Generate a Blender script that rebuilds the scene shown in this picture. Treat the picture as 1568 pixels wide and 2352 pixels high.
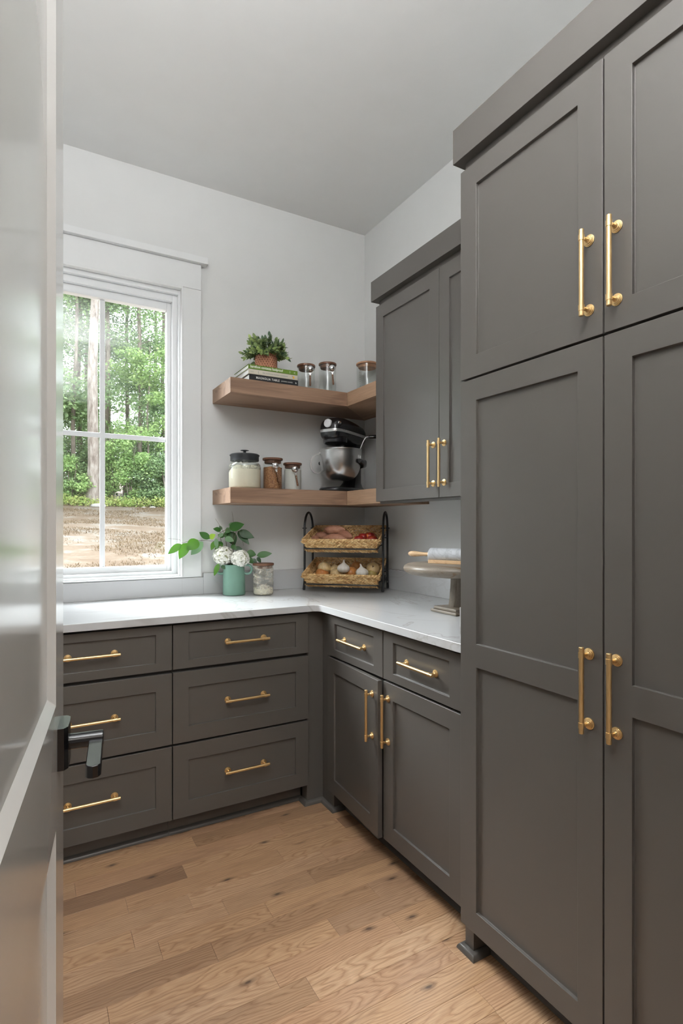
import bpy, bmesh, math, random
from mathutils import Vector, Matrix, noise
random.seed(7)
for o in list(bpy.data.objects): bpy.data.objects.remove(o)
SC = bpy.context.scene
COL = SC.collection
R = math.radians

# ------------------------------------------------------------------ camera, sky, lights, exposure
F, U0, V0 = 1262.0, 784.0, 1206.0
YAW = R(29.5)
CAM = Vector((-1.797, -2.886, 1.2826))
cd = bpy.data.cameras.new('camera'); cam = bpy.data.objects.new('camera', cd); COL.objects.link(cam)
cam.location = CAM; cam.rotation_euler = (R(90), 0, -YAW)
cd.sensor_fit = 'HORIZONTAL'; cd.sensor_width = 36; cd.lens = F / 1568 * 36
cd.shift_y = (V0 - 1176) / 1568; cd.clip_start = 0.02; cd.clip_end = 300
SC.camera = cam

W = bpy.data.worlds.new('overcast_sky'); SC.world = W; W.use_nodes = True
bg = W.node_tree.nodes['Background']
bg.inputs['Color'].default_value = (0.86, 0.94, 1.0, 1); bg.inputs['Strength'].default_value = 5.8

def light(name, typ, loc, rot, energy, color, **k):
    d = bpy.data.lights.new(name, typ); d.energy = energy; d.color = color
    for a, v in k.items(): setattr(d, a, v)
    o = bpy.data.objects.new(name, d); COL.objects.link(o); o.location = loc; o.rotation_euler = rot
    return o
s_ = light('sun', 'SUN', (-8, 14, 16), (0, 0, 0), 23.0, (.94, .975, 1.0), angle=R(44))      # veiled sun beyond the trees
s_.rotation_euler = Vector((.56, -.74, -.80)).to_track_quat('-Z', 'Y').to_euler()
# photographer's flash turned up at the pantry ceiling from just behind the tall cabinet end
fl_ = light('bounce_flash', 'AREA', (-1.60, -2.70, 2.5), (0, 0, 0), 78, (.955, .98, 1.0), shape='DISK', size=.28)
fl_.rotation_euler = Vector((-.30, .06, .95)).to_track_quat('-Z', 'Y').to_euler()
# daylight that reaches the pantry doorway from the big room behind the camera
light('hall_window_light', 'AREA', (-1.6, -6.6, 1.75), (R(90), 0, 0), 3, (1, .975, .95), shape='RECTANGLE', size=3.2, size_y=2.0)
light('hall_fill_lamp', 'AREA', (-1.3, -4.4, 3.0), (0, 0, 0), 55, (1, .95, .88), shape='RECTANGLE', size=1.2, size_y=1.2)  # added fill lamp in the unseen hall, brightens the foreground floor

SC.view_settings.view_transform = 'Standard'; SC.view_settings.look = 'None'
SC.view_settings.gamma = 1; SC.view_settings.use_curve_mapping = False
SC.view_settings.exposure = 0.0
LAMP_EMIT = 24.0

# ------------------------------------------------------------------ materials
def srgb(r, g, b):
    f = lambda c: (c / 255 / 12.92) if c / 255 <= .04045 else ((c / 255 + .055) / 1.055) ** 2.4
    return (f(r), f(g), f(b), 1)
class NT:
    def __init__(s, name):
        s.m = bpy.data.materials.new(name); s.m.use_nodes = True; s.t = s.m.node_tree
        s.b = s.t.nodes['Principled BSDF']; s.out = s.t.nodes['Material Output']
    def n(s, typ, **k):
        nd = s.t.nodes.new(typ)
        for a, v in k.items():
            if a in nd.inputs: nd.inputs[a].default_value = v
            else: setattr(nd, a, v)
        return nd
    def l(s, a, b): s.t.links.new(a, b)
    def coord(s, scale=(1, 1, 1), rot=(0, 0, 0), kind='Object', rnd=0):
        tc = s.n('ShaderNodeTexCoord'); mp = s.n('ShaderNodeMapping')
        mp.inputs['Scale'].default_value = scale; mp.inputs['Rotation'].default_value = rot
        src = tc.outputs[kind]
        if rnd:
            oi = s.n('ShaderNodeObjectInfo'); vm = s.n('ShaderNodeVectorMath', operation='SCALE'); vm.inputs[0].default_value = (rnd, rnd * .7, rnd * .3)
            s.l(oi.outputs['Random'], vm.inputs['Scale']); ad = s.n('ShaderNodeVectorMath', operation='ADD')
            s.l(src, ad.inputs[0]); s.l(vm.outputs[0], ad.inputs[1]); src = ad.outputs[0]
        s.l(src, mp.inputs['Vector']); return mp.outputs[0]
    def noise(s, vec, scale, detail=3, rough=.5, dist=0):
        nd = s.n('ShaderNodeTexNoise'); nd.inputs['Scale'].default_value = scale; nd.inputs['Detail'].default_value = detail
        nd.inputs['Roughness'].default_value = rough; nd.inputs['Distortion'].default_value = dist
        s.l(vec, nd.inputs['Vector']); return nd.outputs['Fac']
    def ramp(s, fac, stops):
        nd = s.n('ShaderNodeValToRGB'); e = nd.color_ramp.elements
        while len(e) < len(stops): e.new(.5)
        for i, (p, c) in enumerate(stops):
            e[i].position = p; e[i].color = c if len(c) == 4 else (*c, 1)
        s.l(fac, nd.inputs['Fac']); return nd.outputs['Color']
    def mix(s, fac, a, b, typ='MIX'):
        nd = s.n('ShaderNodeMix', data_type='RGBA', blend_type=typ)
        for i, v in ((0, fac), (6, a), (7, b)):
            if isinstance(v, (int, float)): nd.inputs[i].default_value = v
            elif isinstance(v, tuple): nd.inputs[i].default_value = v
            else: s.l(v, nd.inputs[i])
        return nd.outputs[2]
    def bump(s, h, strength=.1, dist=.002):
        nd = s.n('ShaderNodeBump'); nd.inputs['Strength'].default_value = strength; nd.inputs['Distance'].default_value = dist
        s.l(h, nd.inputs['Height']); s.l(nd.outputs[0], s.b.inputs['Normal'])
def G(v): return (v, v, v, 1)
def plain(name, col, rough=.5, metal=0, coat=0, var=0, scale=8, bump=0, bscale=200, spec=None, stretch=(1, 1, 1)):
    t = NT(name); t.b.inputs['Roughness'].default_value = rough; t.b.inputs['Metallic'].default_value = metal
    t.b.inputs['Coat Weight'].default_value = coat; t.b.inputs['Coat Roughness'].default_value = .12
    if spec is not None: t.b.inputs['Specular IOR Level'].default_value = spec
    v = t.coord(scale=stretch)
    n = t.noise(v, scale, 4)
    a = tuple(c * (1 - var) for c in col[:3]) + (1,); b = tuple(min(1, c * (1 + var)) for c in col[:3]) + (1,)
    t.l(t.ramp(n, [(.3, a), (.7, b)]), t.b.inputs['Base Color'])
    if bump: t.bump(t.noise(v, bscale, 2), bump, .001)
    return t.m
M = {}
M['wall'] = plain('wall_paint', (.735, .735, .725), .75, var=.01, bump=.04, bscale=300)
M['ceiling'] = plain('ceiling_paint', (.82, .82, .81), .85, var=.01, bump=.04, bscale=300)
M['trim'] = plain('white_trim_paint', (.78, .785, .785), .35, var=.01)
M['door'] = plain('glossy_door_paint', (.62, .615, .60), .2, var=.01, coat=.6, bump=.03, bscale=12)
M['vinyl'] = plain('window_vinyl', (.82, .83, .84), .4, var=.01)
M['cab'] = plain('dark_grey_cabinet_paint', srgb(87, 83, 79), .34, var=.03, scale=3, bump=.03, bscale=90)
M['cabin'] = plain('cabinet_shadow_interior', srgb(60, 57, 54), .6)
M['black'] = plain('black_metal', (.012, .012, .014), .38, var=.1)
M['blackgloss'] = plain('black_enamel', (.01, .01, .012), .26, var=.05, coat=.3)
M['matteblack'] = plain('black_door_hardware', (.005, .005, .006), .2, var=.1)
M['lid_black'] = plain('black_jar_lid', (.02, .023, .027), .45, var=.2, scale=60)
M['chrome'] = plain('chrome', (.85, .85, .86), .07, metal=1)
M['silver'] = plain('satin_silver', (.72, .72, .72), .32, metal=1)
M['dullsteel'] = plain('dull_steel', (.30, .29, .28), .4, metal=1)
M['hubcap'] = plain('hub_cap_silver', (.8, .8, .82), .4, metal=.4)
M['marble_pin'] = None
M['white'] = plain('paper_white', (.8, .8, .78), .7, var=.04, scale=400, stretch=(1, 1, 30))
M['cream'] = plain('cream_book_cover', srgb(206, 199, 182), .5)
M['green_cover'] = plain('green_book_cover', srgb(98, 128, 38), .45)
M['black_cover'] = plain('black_book_cover', (.012, .012, .014), .4)
M['ink_white'] = plain('white_ink', (.85, .85, .8), .5)
M['ink_grey'] = plain('grey_ink', (.3, .3, .29), .5)
M['ink_yellow'] = plain('yellow_ink', srgb(235, 175, 30), .5)
M['vase'] = plain('sage_green_glaze', srgb(112, 148, 132), .42, var=.06, scale=12)
M['flour'] = plain('flour', srgb(238, 230, 210), .9, var=.02, scale=30, bump=.08, bscale=60)
M['sugar_white'] = plain('white_sugar', (.72, .71, .68), .9, var=.03)
M['stem'] = plain('branch_stem', srgb(92, 84, 58), .7, var=.2)
M['petal'] = plain('white_petal', srgb(250, 249, 240), .6, var=.05, scale=50)
M['petal_green'] = plain('greenish_petal_core', srgb(206, 208, 168), .6, var=.1, scale=50)
M['garlic'] = plain('garlic_skin', srgb(226, 221, 212), .55, var=.08, scale=60, stretch=(1, 1, .2))
M['rootdark'] = plain('dark_root', srgb(80, 60, 45), .8)
M['rock'] = plain('pale_rock', srgb(150, 146, 140), .8, var=.15, scale=4)
M['soil'] = plain('potting_moss', srgb(40, 44, 26), .9, var=.3, scale=80)

def brass():
    t = NT('brushed_brass'); t.b.inputs['Metallic'].default_value = 1; t.b.inputs['Roughness'].default_value = .36
    v = t.coord((1, 1, .05)); n = t.noise(v, 900, 2)
    t.l(t.ramp(n, [(.3, srgb(230, 194, 138)), (.7, srgb(244, 214, 162))]), t.b.inputs['Base Color']); return t.m
M['brass'] = brass()
def brushed(name):
    t = NT(name); t.b.inputs['Metallic'].default_value = 1; t.b.inputs['Roughness'].default_value = .27
    t.b.inputs['Anisotropic'].default_value = .5
    v = t.coord((1, 1, 14)); n = t.noise(v, 60, 3)
    t.l(t.ramp(n, [(.3, G(.52)), (.7, G(.62))]), t.b.inputs['Base Color']); return t.m
M['steel'] = brushed('brushed_bowl_steel')

def wood(name, c0, c1, c2, axis='x', rough=.45, scale=1.0, rnd=0, knots=0, varr=0, spec=.5):
    """grain runs along the given axis"""
    t = NT(name); t.b.inputs['Roughness'].default_value = rough; t.b.inputs['Specular IOR Level'].default_value = spec
    s = {'x': (.9, 9, 9), 'y': (9, .9, 9), 'z': (9, 9, .9)}[axis]
    v = t.coord(s, rnd=rnd * 3.7)
    big = t.noise(v, .9 * scale, 3, .55, 1.2)
    wv = t.n('ShaderNodeMath', operation='MULTIPLY'); t.l(big, wv.inputs[0]); wv.inputs[1].default_value = 15
    sn = t.n('ShaderNodeMath', operation='SINE'); t.l(wv.outputs[0], sn.inputs[0])
    ma = t.n('ShaderNodeMath', operation='MULTIPLY_ADD'); t.l(sn.outputs[0], ma.inputs[0]); ma.inputs[1].default_value = .5; ma.inputs[2].default_value = .5
    s2 = {'x': (1.2, 60, 60), 'y': (60, 1.2, 60), 'z': (60, 60, 1.2)}[axis]
    v2 = t.coord(s2, rnd=rnd * 5.1); fine = t.noise(v2, 4 * scale, 3, .6)
    base = t.ramp(ma.outputs[0], [(.0, c1), (.55, c0), (1, c0)])
    fr = t.ramp(fine, [(.35, c2), (.6, G(1))])
    col = t.mix(.38, base, t.mix(1, base, t.ramp(fine, [(.32, (.45, .42, .40, 1)), (.62, (1.08, 1.06, 1.04, 1))]), 'MULTIPLY'))
    if varr:
        oi = t.n('ShaderNodeObjectInfo')
        vr = t.ramp(oi.outputs['Random'], [(0, (1 - varr, 1 - varr * 1.08, 1 - varr * 1.2, 1)), (.35, (1, 1, 1, 1)), (.7, (1 + varr * .35, 1 + varr * .3, 1 + varr * .2, 1)), (1, (1 - varr * .35, 1 - varr * .45, 1 - varr * .45, 1))])
        col = t.mix(1, col, vr, 'MULTIPLY')
    if knots:
        vk = t.coord((3.2, 7.5, 1), rnd=9)
        vo = t.n('ShaderNodeTexVoronoi'); vo.inputs['Scale'].default_value = .8; vo.inputs['Randomness'].default_value = 1
        nn = t.n('ShaderNodeTexNoise'); nn.inputs['Scale'].default_value = 2.5; t.l(vk, nn.inputs['Vector'])
        mx = t.n('ShaderNodeMix', data_type='VECTOR'); mx.inputs[0].default_value = .12; t.l(vk, mx.inputs[4]); t.l(nn.outputs['Color'], mx.inputs[5])
        t.l(mx.outputs[1], vo.inputs['Vector'])
        kf = t.ramp(vo.outputs['Distance'], [(.03, G(1)), (.075, G(.45)), (.13, G(0))])
        # only some cells carry a knot
        sel = t.n('ShaderNodeSeparateColor'); t.l(vo.outputs['Color'], sel.inputs[0])
        gt = t.n('ShaderNodeMath', operation='GREATER_THAN'); t.l(sel.outputs[0], gt.inputs[0]); gt.inputs[1].default_value = .62
        mm = t.n('ShaderNodeMath', operation='MULTIPLY'); t.l(kf, mm.inputs[0]); t.l(gt.outputs[0], mm.inputs[1])
        col = t.mix(mm.outputs[0], col, srgb(78, 54, 38))
        vs = t.coord((1.1, 20, 1), rnd=17); ns = t.noise(vs, 1.1, 4, .6, 1.5)
        col = t.mix(t.ramp(ns, [(.66, G(0)), (.76, G(.42))]), col, srgb(104, 78, 58))
    t.l(col, t.b.inputs['Base Color'])
    t.bump(fine, .08, .001)
    return t.m
def oakfloor():
    t = NT('oak_floor'); t.b.inputs['Roughness'].default_value = .36; t.b.inputs['Coat Weight'].default_value = .6; t.b.inputs['Coat Roughness'].default_value = .2
    def mth(op, a, b=None, c=None):
        nd = t.n('ShaderNodeMath', operation=op)
        for i, v in enumerate((a, b, c)):
            if v is None: continue
            if isinstance(v, (int, float)): nd.inputs[i].default_value = v
            else: t.l(v, nd.inputs[i])
        return nd.outputs[0]
    oi = t.n('ShaderNodeObjectInfo'); rd = oi.outputs['Random']
    r1 = mth('FRACT', mth('MULTIPLY', rd, 17.31)); r2 = mth('FRACT', mth('MULTIPLY', rd, 71.7)); r3 = mth('FRACT', mth('MULTIPLY', rd, 233.9))
    tc = t.n('ShaderNodeTexCoord'); sp = t.n('ShaderNodeSeparateXYZ'); t.l(tc.outputs['Object'], sp.inputs[0])
    vn = t.coord((1.6, 5, 1), rnd=31); nz = t.noise(vn, 1.3, 3, .55); nz2 = t.noise(t.coord((5, 26, 1), rnd=13), 1.5, 3, .6)
    Y = mth('ADD', sp.outputs['Y'], mth('MULTIPLY_ADD', r1, .16, -.08))
    sl = mth('MULTIPLY_ADD', r2, .16, -.08)
    Z = mth('ADD', mth('MULTIPLY', sp.outputs['X'], sl), mth('ADD', mth('MULTIPLY_ADD', r3, .06, .0), mth('MULTIPLY_ADD', nz, .16, -.08)))
    r = mth('SQRT', mth('ADD', mth('MULTIPLY', Y, Y), mth('MULTIPLY', Z, Z)))
    ph = mth('ADD', mth('MULTIPLY', r, 120), mth('MULTIPLY', nz2, 1.2))
    ring = mth('FRACT', ph)
    col = t.ramp(ring, [(0, srgb(170, 134, 104)), (.18, srgb(190, 156, 126)), (.6, srgb(200, 167, 137)), (.86, srgb(188, 154, 124)), (1, srgb(170, 134, 104))])
    fine = t.noise(t.coord((1.6, 70, 1), rnd=23), 7, 3, .65)
    col = t.mix(.6, col, t.mix(1, col, t.ramp(fine, [(.36, (.62, .58, .54, 1)), (.58, (1.04, 1.03, 1.02, 1))]), 'MULTIPLY'))
    vr = t.ramp(rd, [(0, (.62, .56, .52, 1)), (.12, (.95, .88, .80, 1)), (.3, (1.12, 1.06, .96, 1)), (.45, (.80, .74, .68, 1)), (.6, (1.20, 1.18, 1.14, 1)), (.75, (.98, .90, .84, 1)), (.9, (1.1, 1.04, 1.0, 1)), (1, (.70, .66, .64, 1))])
    col = t.mix(1, col, vr, 'MULTIPLY')
    blot = t.noise(t.coord((1.4, 6, 1), rnd=47), 1.6, 4, .6, .8)
    col = t.mix(t.ramp(blot, [(.56, G(0)), (.78, G(.5))]), col, srgb(120, 88, 66))
    vk = t.coord((3.0, 8, 1), rnd=9); vo = t.n('ShaderNodeTexVoronoi', voronoi_dimensions='2D'); vo.inputs['Scale'].default_value = .9
    nn = t.n('ShaderNodeTexNoise'); nn.inputs['Scale'].default_value = 4; t.l(vk, nn.inputs['Vector'])
    mx = t.n('ShaderNodeMix', data_type='VECTOR'); mx.inputs[0].default_value = .10; t.l(vk, mx.inputs[4]); t.l(nn.outputs['Color'], mx.inputs[5]); t.l(mx.outputs[1], vo.inputs['Vector'])
    kf = t.ramp(vo.outputs['Distance'], [(.018, G(.9)), (.035, G(.5)), (.085, G(0))])
    sel = t.n('ShaderNodeSeparateColor'); t.l(vo.outputs['Color'], sel.inputs[0]); gt = mth('GREATER_THAN', sel.outputs[0], .5)
    col = t.mix(mth('MULTIPLY', kf, gt), col, srgb(70, 48, 36))
    ns = t.noise(t.coord((1.3, 30, 1), rnd=17), 1.0, 4, .6, 1.2)
    col = t.mix(t.ramp(ns, [(.67, G(0)), (.74, G(.5))]), col, srgb(98, 70, 54))
    t.l(col, t.b.inputs['Base Color']); t.bump(fine, .06, .001); return t.m
M['oakfloor'] = oakfloor()
M['oakx'] = wood('oak_shelf_grain_x', srgb(150, 120, 98), srgb(128, 99, 79), srgb(90, 66, 50), 'x', .55, 1.4)
M['oaky'] = wood('oak_shelf_grain_y', srgb(170, 138, 112), srgb(150, 118, 93), srgb(100, 74, 56), 'y', .55, 1.4)
M['walnut'] = wood('walnut_lid', srgb(112, 76, 56), srgb(84, 56, 40), srgb(60, 40, 28), 'x', .5, 3)
M['walnutz'] = wood('walnut_handle', srgb(120, 84, 58), srgb(90, 62, 44), srgb(60, 40, 28), 'z', .5, 4)
M['beech'] = wood('pale_beech', srgb(214, 180, 140), srgb(200, 162, 124), srgb(170, 130, 98), 'y', .5, 3)
M['acacia'] = wood('pinkish_wood_lid', srgb(196, 150, 116), srgb(170, 124, 92), srgb(140, 98, 70), 'x', .5, 3)
M['greywood'] = wood('grey_washed_wood', srgb(138, 128, 116), srgb(122, 98, 72), srgb(70, 66, 64), 'y', .38, 3)
M['greywoodz'] = wood('grey_washed_wood_post', srgb(128, 118, 106), srgb(104, 92, 78), srgb(70, 66, 64), 'z', .6, 5)

def marble(name, base, vein, scale=1.2, rough=.15, w=.03, amt=.7, soft=.18, metal=0):
    t = NT(name); t.b.inputs['Roughness'].default_value = rough
    v = t.coord((1, 1, 1), rot=(0, 0, .6)); n1 = t.noise(v, scale, 7, .55, 1.6)
    v2 = t.coord((1, .6, 1), rot=(.3, .2, -.5)); n2 = t.noise(v2, scale * .8, 4, .5, 2.0)
    k = t.ramp(n1, [(.5 - w, G(0)), (.5, G(1)), (.5 + w, G(0))])
    k2 = t.ramp(n2, [(.5 - w * .7, G(0)), (.5, G(1)), (.5 + w * .25, G(0))])
    msk = t.ramp(t.noise(v, scale * .7, 2), [(.42, G(0)), (.62, G(amt))])
    a = t.mix(1, k, msk, 'MULTIPLY'); sf = t.ramp(t.noise(v2, scale * 1.5, 3), [(.35, G(0)), (.75, G(soft))])
    col = t.mix(a, t.mix(sf, base, vein), vein); b2 = t.mix(1, k2, G(amt * .45), 'MULTIPLY'); col = t.mix(b2, col, vein)
    t.l(col, t.b.inputs['Base Color']); return t.m
M['quartz'] = marble('veined_quartz', (.57, .575, .585, 1), srgb(150, 145, 138), .55, .14, .006, .42, .05)
M['marble_pin'] = marble('grey_white_marble', srgb(206, 208, 212), srgb(120, 122, 128), 9, .3, .07, .8, .3)

def thin_glass(name, tint=(1, 1, 1, 1), refl=1.0, frost=0):
    t = NT(name); t.t.nodes.remove(t.b)
    tr = t.n('ShaderNodeBsdfTransparent'); tr.inputs[0].default_value = tint
    gl = t.n('ShaderNodeBsdfGlossy'); gl.inputs['Roughness'].default_value = .03; gl.inputs['Color'].default_value = G(1)
    fr = t.n('ShaderNodeLayerWeight'); pw = t.n('ShaderNodeMath', operation='POWER'); t.l(fr.outputs['Facing'], pw.inputs[0]); fr.inputs['Blend'].default_value = .5; pw.inputs[1].default_value = 5
    mu = t.n('ShaderNodeMath', operation='MULTIPLY_ADD'); t.l(pw.outputs[0], mu.inputs[0]); mu.inputs[1].default_value = .9 * refl; mu.inputs[2].default_value = .045 * refl
    ms = t.n('ShaderNodeMixShader'); t.l(mu.outputs[0], ms.inputs[0]); t.l(tr.outputs[0], ms.inputs[1]); t.l(gl.outputs[0], ms.inputs[2])
    last = ms.outputs[0]
    if frost:
        df = t.n('ShaderNodeBsdfDiffuse'); df.inputs[0].default_value = srgb(236, 228, 212)
        v = t.coord((1, 1, 1.6)); n = t.noise(v, 26, 6, .7, .8)
        f = t.ramp(n, [(.48, G(.06)), (.62, G(frost))])
        m2 = t.n('ShaderNodeMixShader'); t.l(f, m2.inputs[0]); t.l(last, m2.inputs[1]); t.l(df.outputs[0], m2.inputs[2]); last = m2.outputs[0]
    t.l(last, t.out.inputs['Surface']); return t.m
M['glass'] = thin_glass('jar_glass', (.93, .95, .94, 1))
M['glassdust'] = thin_glass('flour_dusted_glass', (.93, .95, .94, 1), frost=.6)
M['glasslight'] = thin_glass('lightly_dusted_glass', (.94, .95, .94, 1), frost=.3)
M['pane'] = thin_glass('window_pane_glass', (.97, .98, .97, 1), .8)

def brownsugar():
    t = NT('brown_grain'); t.b.inputs['Roughness'].default_value = .9
    v = t.coord(); n = t.noise(v, 240, 3, .7)
    t.l(t.ramp(n, [(.35, srgb(96, 62, 40)), (.5, srgb(156, 106, 70)), (.7, srgb(205, 160, 118))]), t.b.inputs['Base Color']); t.bump(n, .4, .002); return t.m
M['brown'] = brownsugar()

def leafmat(name, c0, c1, trans=.35, rough=.45, scale=3, rnd=True):
    t = NT(name); t.b.inputs['Roughness'].default_value = rough
    v = t.coord(); n = t.noise(v, scale, 3)
    g = t.n('ShaderNodeNewGeometry')
    fac = t.n('ShaderNodeMath', operation='ADD'); t.l(n, fac.inputs[0])
    sub = t.n('ShaderNodeMath', operation='MULTIPLY_ADD'); t.l(g.outputs['Random Per Island'], sub.inputs[0]); sub.inputs[1].default_value = .6; sub.inputs[2].default_value = -.3
    t.l(sub.outputs[0], fac.inputs[1])
    col = t.ramp(fac.outputs[0], [(.2, c0), (.8, c1)])
    t.l(col, t.b.inputs['Base Color'])
    tl = t.n('ShaderNodeBsdfTranslucent'); t.l(col, tl.inputs[0])
    ms = t.n('ShaderNodeMixShader'); ms.inputs[0].default_value = trans
    t.l(t.b.outputs[0], ms.inputs[1]); t.l(tl.outputs[0], ms.inputs[2]); t.l(ms.outputs[0], t.out.inputs['Surface']); return t.m
M['leaf_fresh'] = leafmat('fresh_green_leaf', srgb(62, 118, 22), srgb(104, 160, 30), .35)
M['leaf_mid'] = leafmat('mid_green_leaf', srgb(40, 92, 30), srgb(70, 122, 40), .3)
M['leaf_dark'] = leafmat('dark_green_leaf', srgb(26, 62, 26), srgb(44, 88, 34), .25)
M['leaf_pale'] = leafmat('pale_leaf_underside', srgb(112, 150, 108), srgb(138, 170, 126), .3)
M['leaf_yellow'] = leafmat('yellow_green_leaf', srgb(150, 190, 50), srgb(170, 205, 70), .4)
M['potleaf'] = leafmat('dusty_succulent_leaf', srgb(78, 104, 80), srgb(176, 196, 124), .2, .5, 20)
M['tree_leaf'] = leafmat('forest_leaf', srgb(98, 124, 84), srgb(156, 178, 124), .4, .6, .6)  # forest greens paled, outdoor haze mixed into the leaf colours
M['tree_bright'] = leafmat('bright_forest_leaf', srgb(120, 152, 88), srgb(178, 200, 132), .45, .6, .6)
M['pine_leaf'] = leafmat('pine_needle_leaf', srgb(94, 114, 86), srgb(138, 158, 120), .3, .6, .6)
M['weed'] = leafmat('low_weed_leaf', srgb(120, 150, 70), srgb(186, 186, 116), .4, .6, .8)
M['drygrass'] = leafmat('dry_grass_blade', srgb(96, 78, 56), srgb(126, 106, 80), .2, .7, 1)
def bark(name, a, b, c):
    t = NT(name); t.b.inputs['Roughness'].default_value = .9
    v = t.coord((1, 1, .25)); n = t.noise(v, 9, 5, .65)
    t.l(t.ramp(n, [(.3, a), (.5, b), (.7, c)]), t.b.inputs['Base Color']); t.bump(n, .6, .03); return t.m
M['bark_pale'] = bark('pale_pine_bark', srgb(92, 78, 70), srgb(134, 122, 114), srgb(166, 158, 150))
M['bark'] = bark('grey_brown_bark', srgb(78, 68, 60), srgb(118, 106, 96), srgb(150, 138, 126))
def ground():
    t = NT('dry_ground'); t.b.inputs['Roughness'].default_value = .95
    v = t.coord(); v2 = t.coord((.8, 1.0, 1)); n = t.noise(v2, 1.1, 8, .75, .3); f = t.noise(v, 14, 4, .7)
    a = t.ramp(n, [(.40, srgb(112, 105, 98)), (.50, srgb(98, 82, 66)), (.60, srgb(87, 68, 50))])
    t.l(t.mix(.5, a, t.mix(1, a, t.ramp(f, [(.3, G(.6)), (.7, G(1.2))]), 'MULTIPLY')), t.b.inputs['Base Color']); t.bump(f, .4, .05); return t.m
M['ground'] = ground()
def seagrass():
    t = NT('woven_sea_grass'); t.b.inputs['Roughness'].default_value = .7
    g = t.n('ShaderNodeNewGeometry'); v = t.coord(); n = t.noise(v, 160, 3)
    c = t.ramp(g.outputs['Random Per Island'], [(0, srgb(176, 132, 80)), (.4, srgb(214, 174, 118)), (.8, srgb(232, 198, 144)), (1, srgb(188, 140, 84))])
    t.l(t.mix(.4, c, t.mix(1, c, t.ramp(n, [(.35, G(.5)), (.65, G(1.1))]), 'MULTIPLY')), t.b.inputs['Base Color']); return t.m
M['seagrass'] = seagrass()
def veg(name, c, scale=6, rough=.5, stretch=(1, 1, 1), rnd=5):
    t = NT(name); t.b.inputs['Roughness'].default_value = rough
    v = t.coord(stretch, rnd=rnd); n = t.noise(v, scale, 4, .6, .6); f = t.noise(v, scale * 12, 2)
    col = t.ramp(n, [(.3, c[0]), (.5, c[1]), (.7, c[2])])
    t.l(t.mix(.25, col, t.mix(1, col, t.ramp(f, [(.4, G(.55)), (.6, G(1.1))]), 'MULTIPLY')), t.b.inputs['Base Color']); t.bump(f, .15, .002); return t.m
M['sweet'] = veg('sweet_potato_skin', (srgb(146, 96, 76), srgb(176, 124, 100), srgb(196, 148, 120)), 14, .6)
M['nectarine'] = veg('nectarine_skin', (srgb(120, 20, 24), srgb(150, 34, 30), srgb(214, 120, 50)), 12, .35)
M['onion_o'] = veg('orange_onion_skin', (srgb(176, 104, 46), srgb(204, 140, 78), srgb(220, 170, 112)), 10, .35, (1, 1, .3))
M['onion_p'] = veg('pale_onion_skin', (srgb(192, 160, 108), srgb(212, 186, 140), srgb(206, 152, 98)), 10, .35, (1, 1, .3))
M['onion_g'] = veg('greenish_onion_skin', (srgb(140, 124, 66), srgb(164, 146, 84), srgb(184, 150, 92)), 10, .35, (1, 1, .3))
def terracotta():
    t = NT('terracotta_pot'); t.b.inputs['Roughness'].default_value = .75
    v = t.coord(); n = t.noise(v, 60, 3); t.l(t.ramp(n, [(.3, srgb(168, 112, 86)), (.7, srgb(192, 136, 108))]), t.b.inputs['Base Color']); t.bump(n, .1); return t.m
M['terra'] = terracotta()
M['terradark'] = plain('pot_pattern_hollow', srgb(96, 54, 40), .8)
def emit(name, col, s):
    t = NT(name); t.b.inputs['Emission Color'].default_value = col; t.b.inputs['Emission Strength'].default_value = s; t.b.inputs['Base Color'].default_value = G(.8); return t.m
M['lamp'] = emit('lamp_diffuser', (1, .965, .92, 1), LAMP_EMIT)

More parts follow.
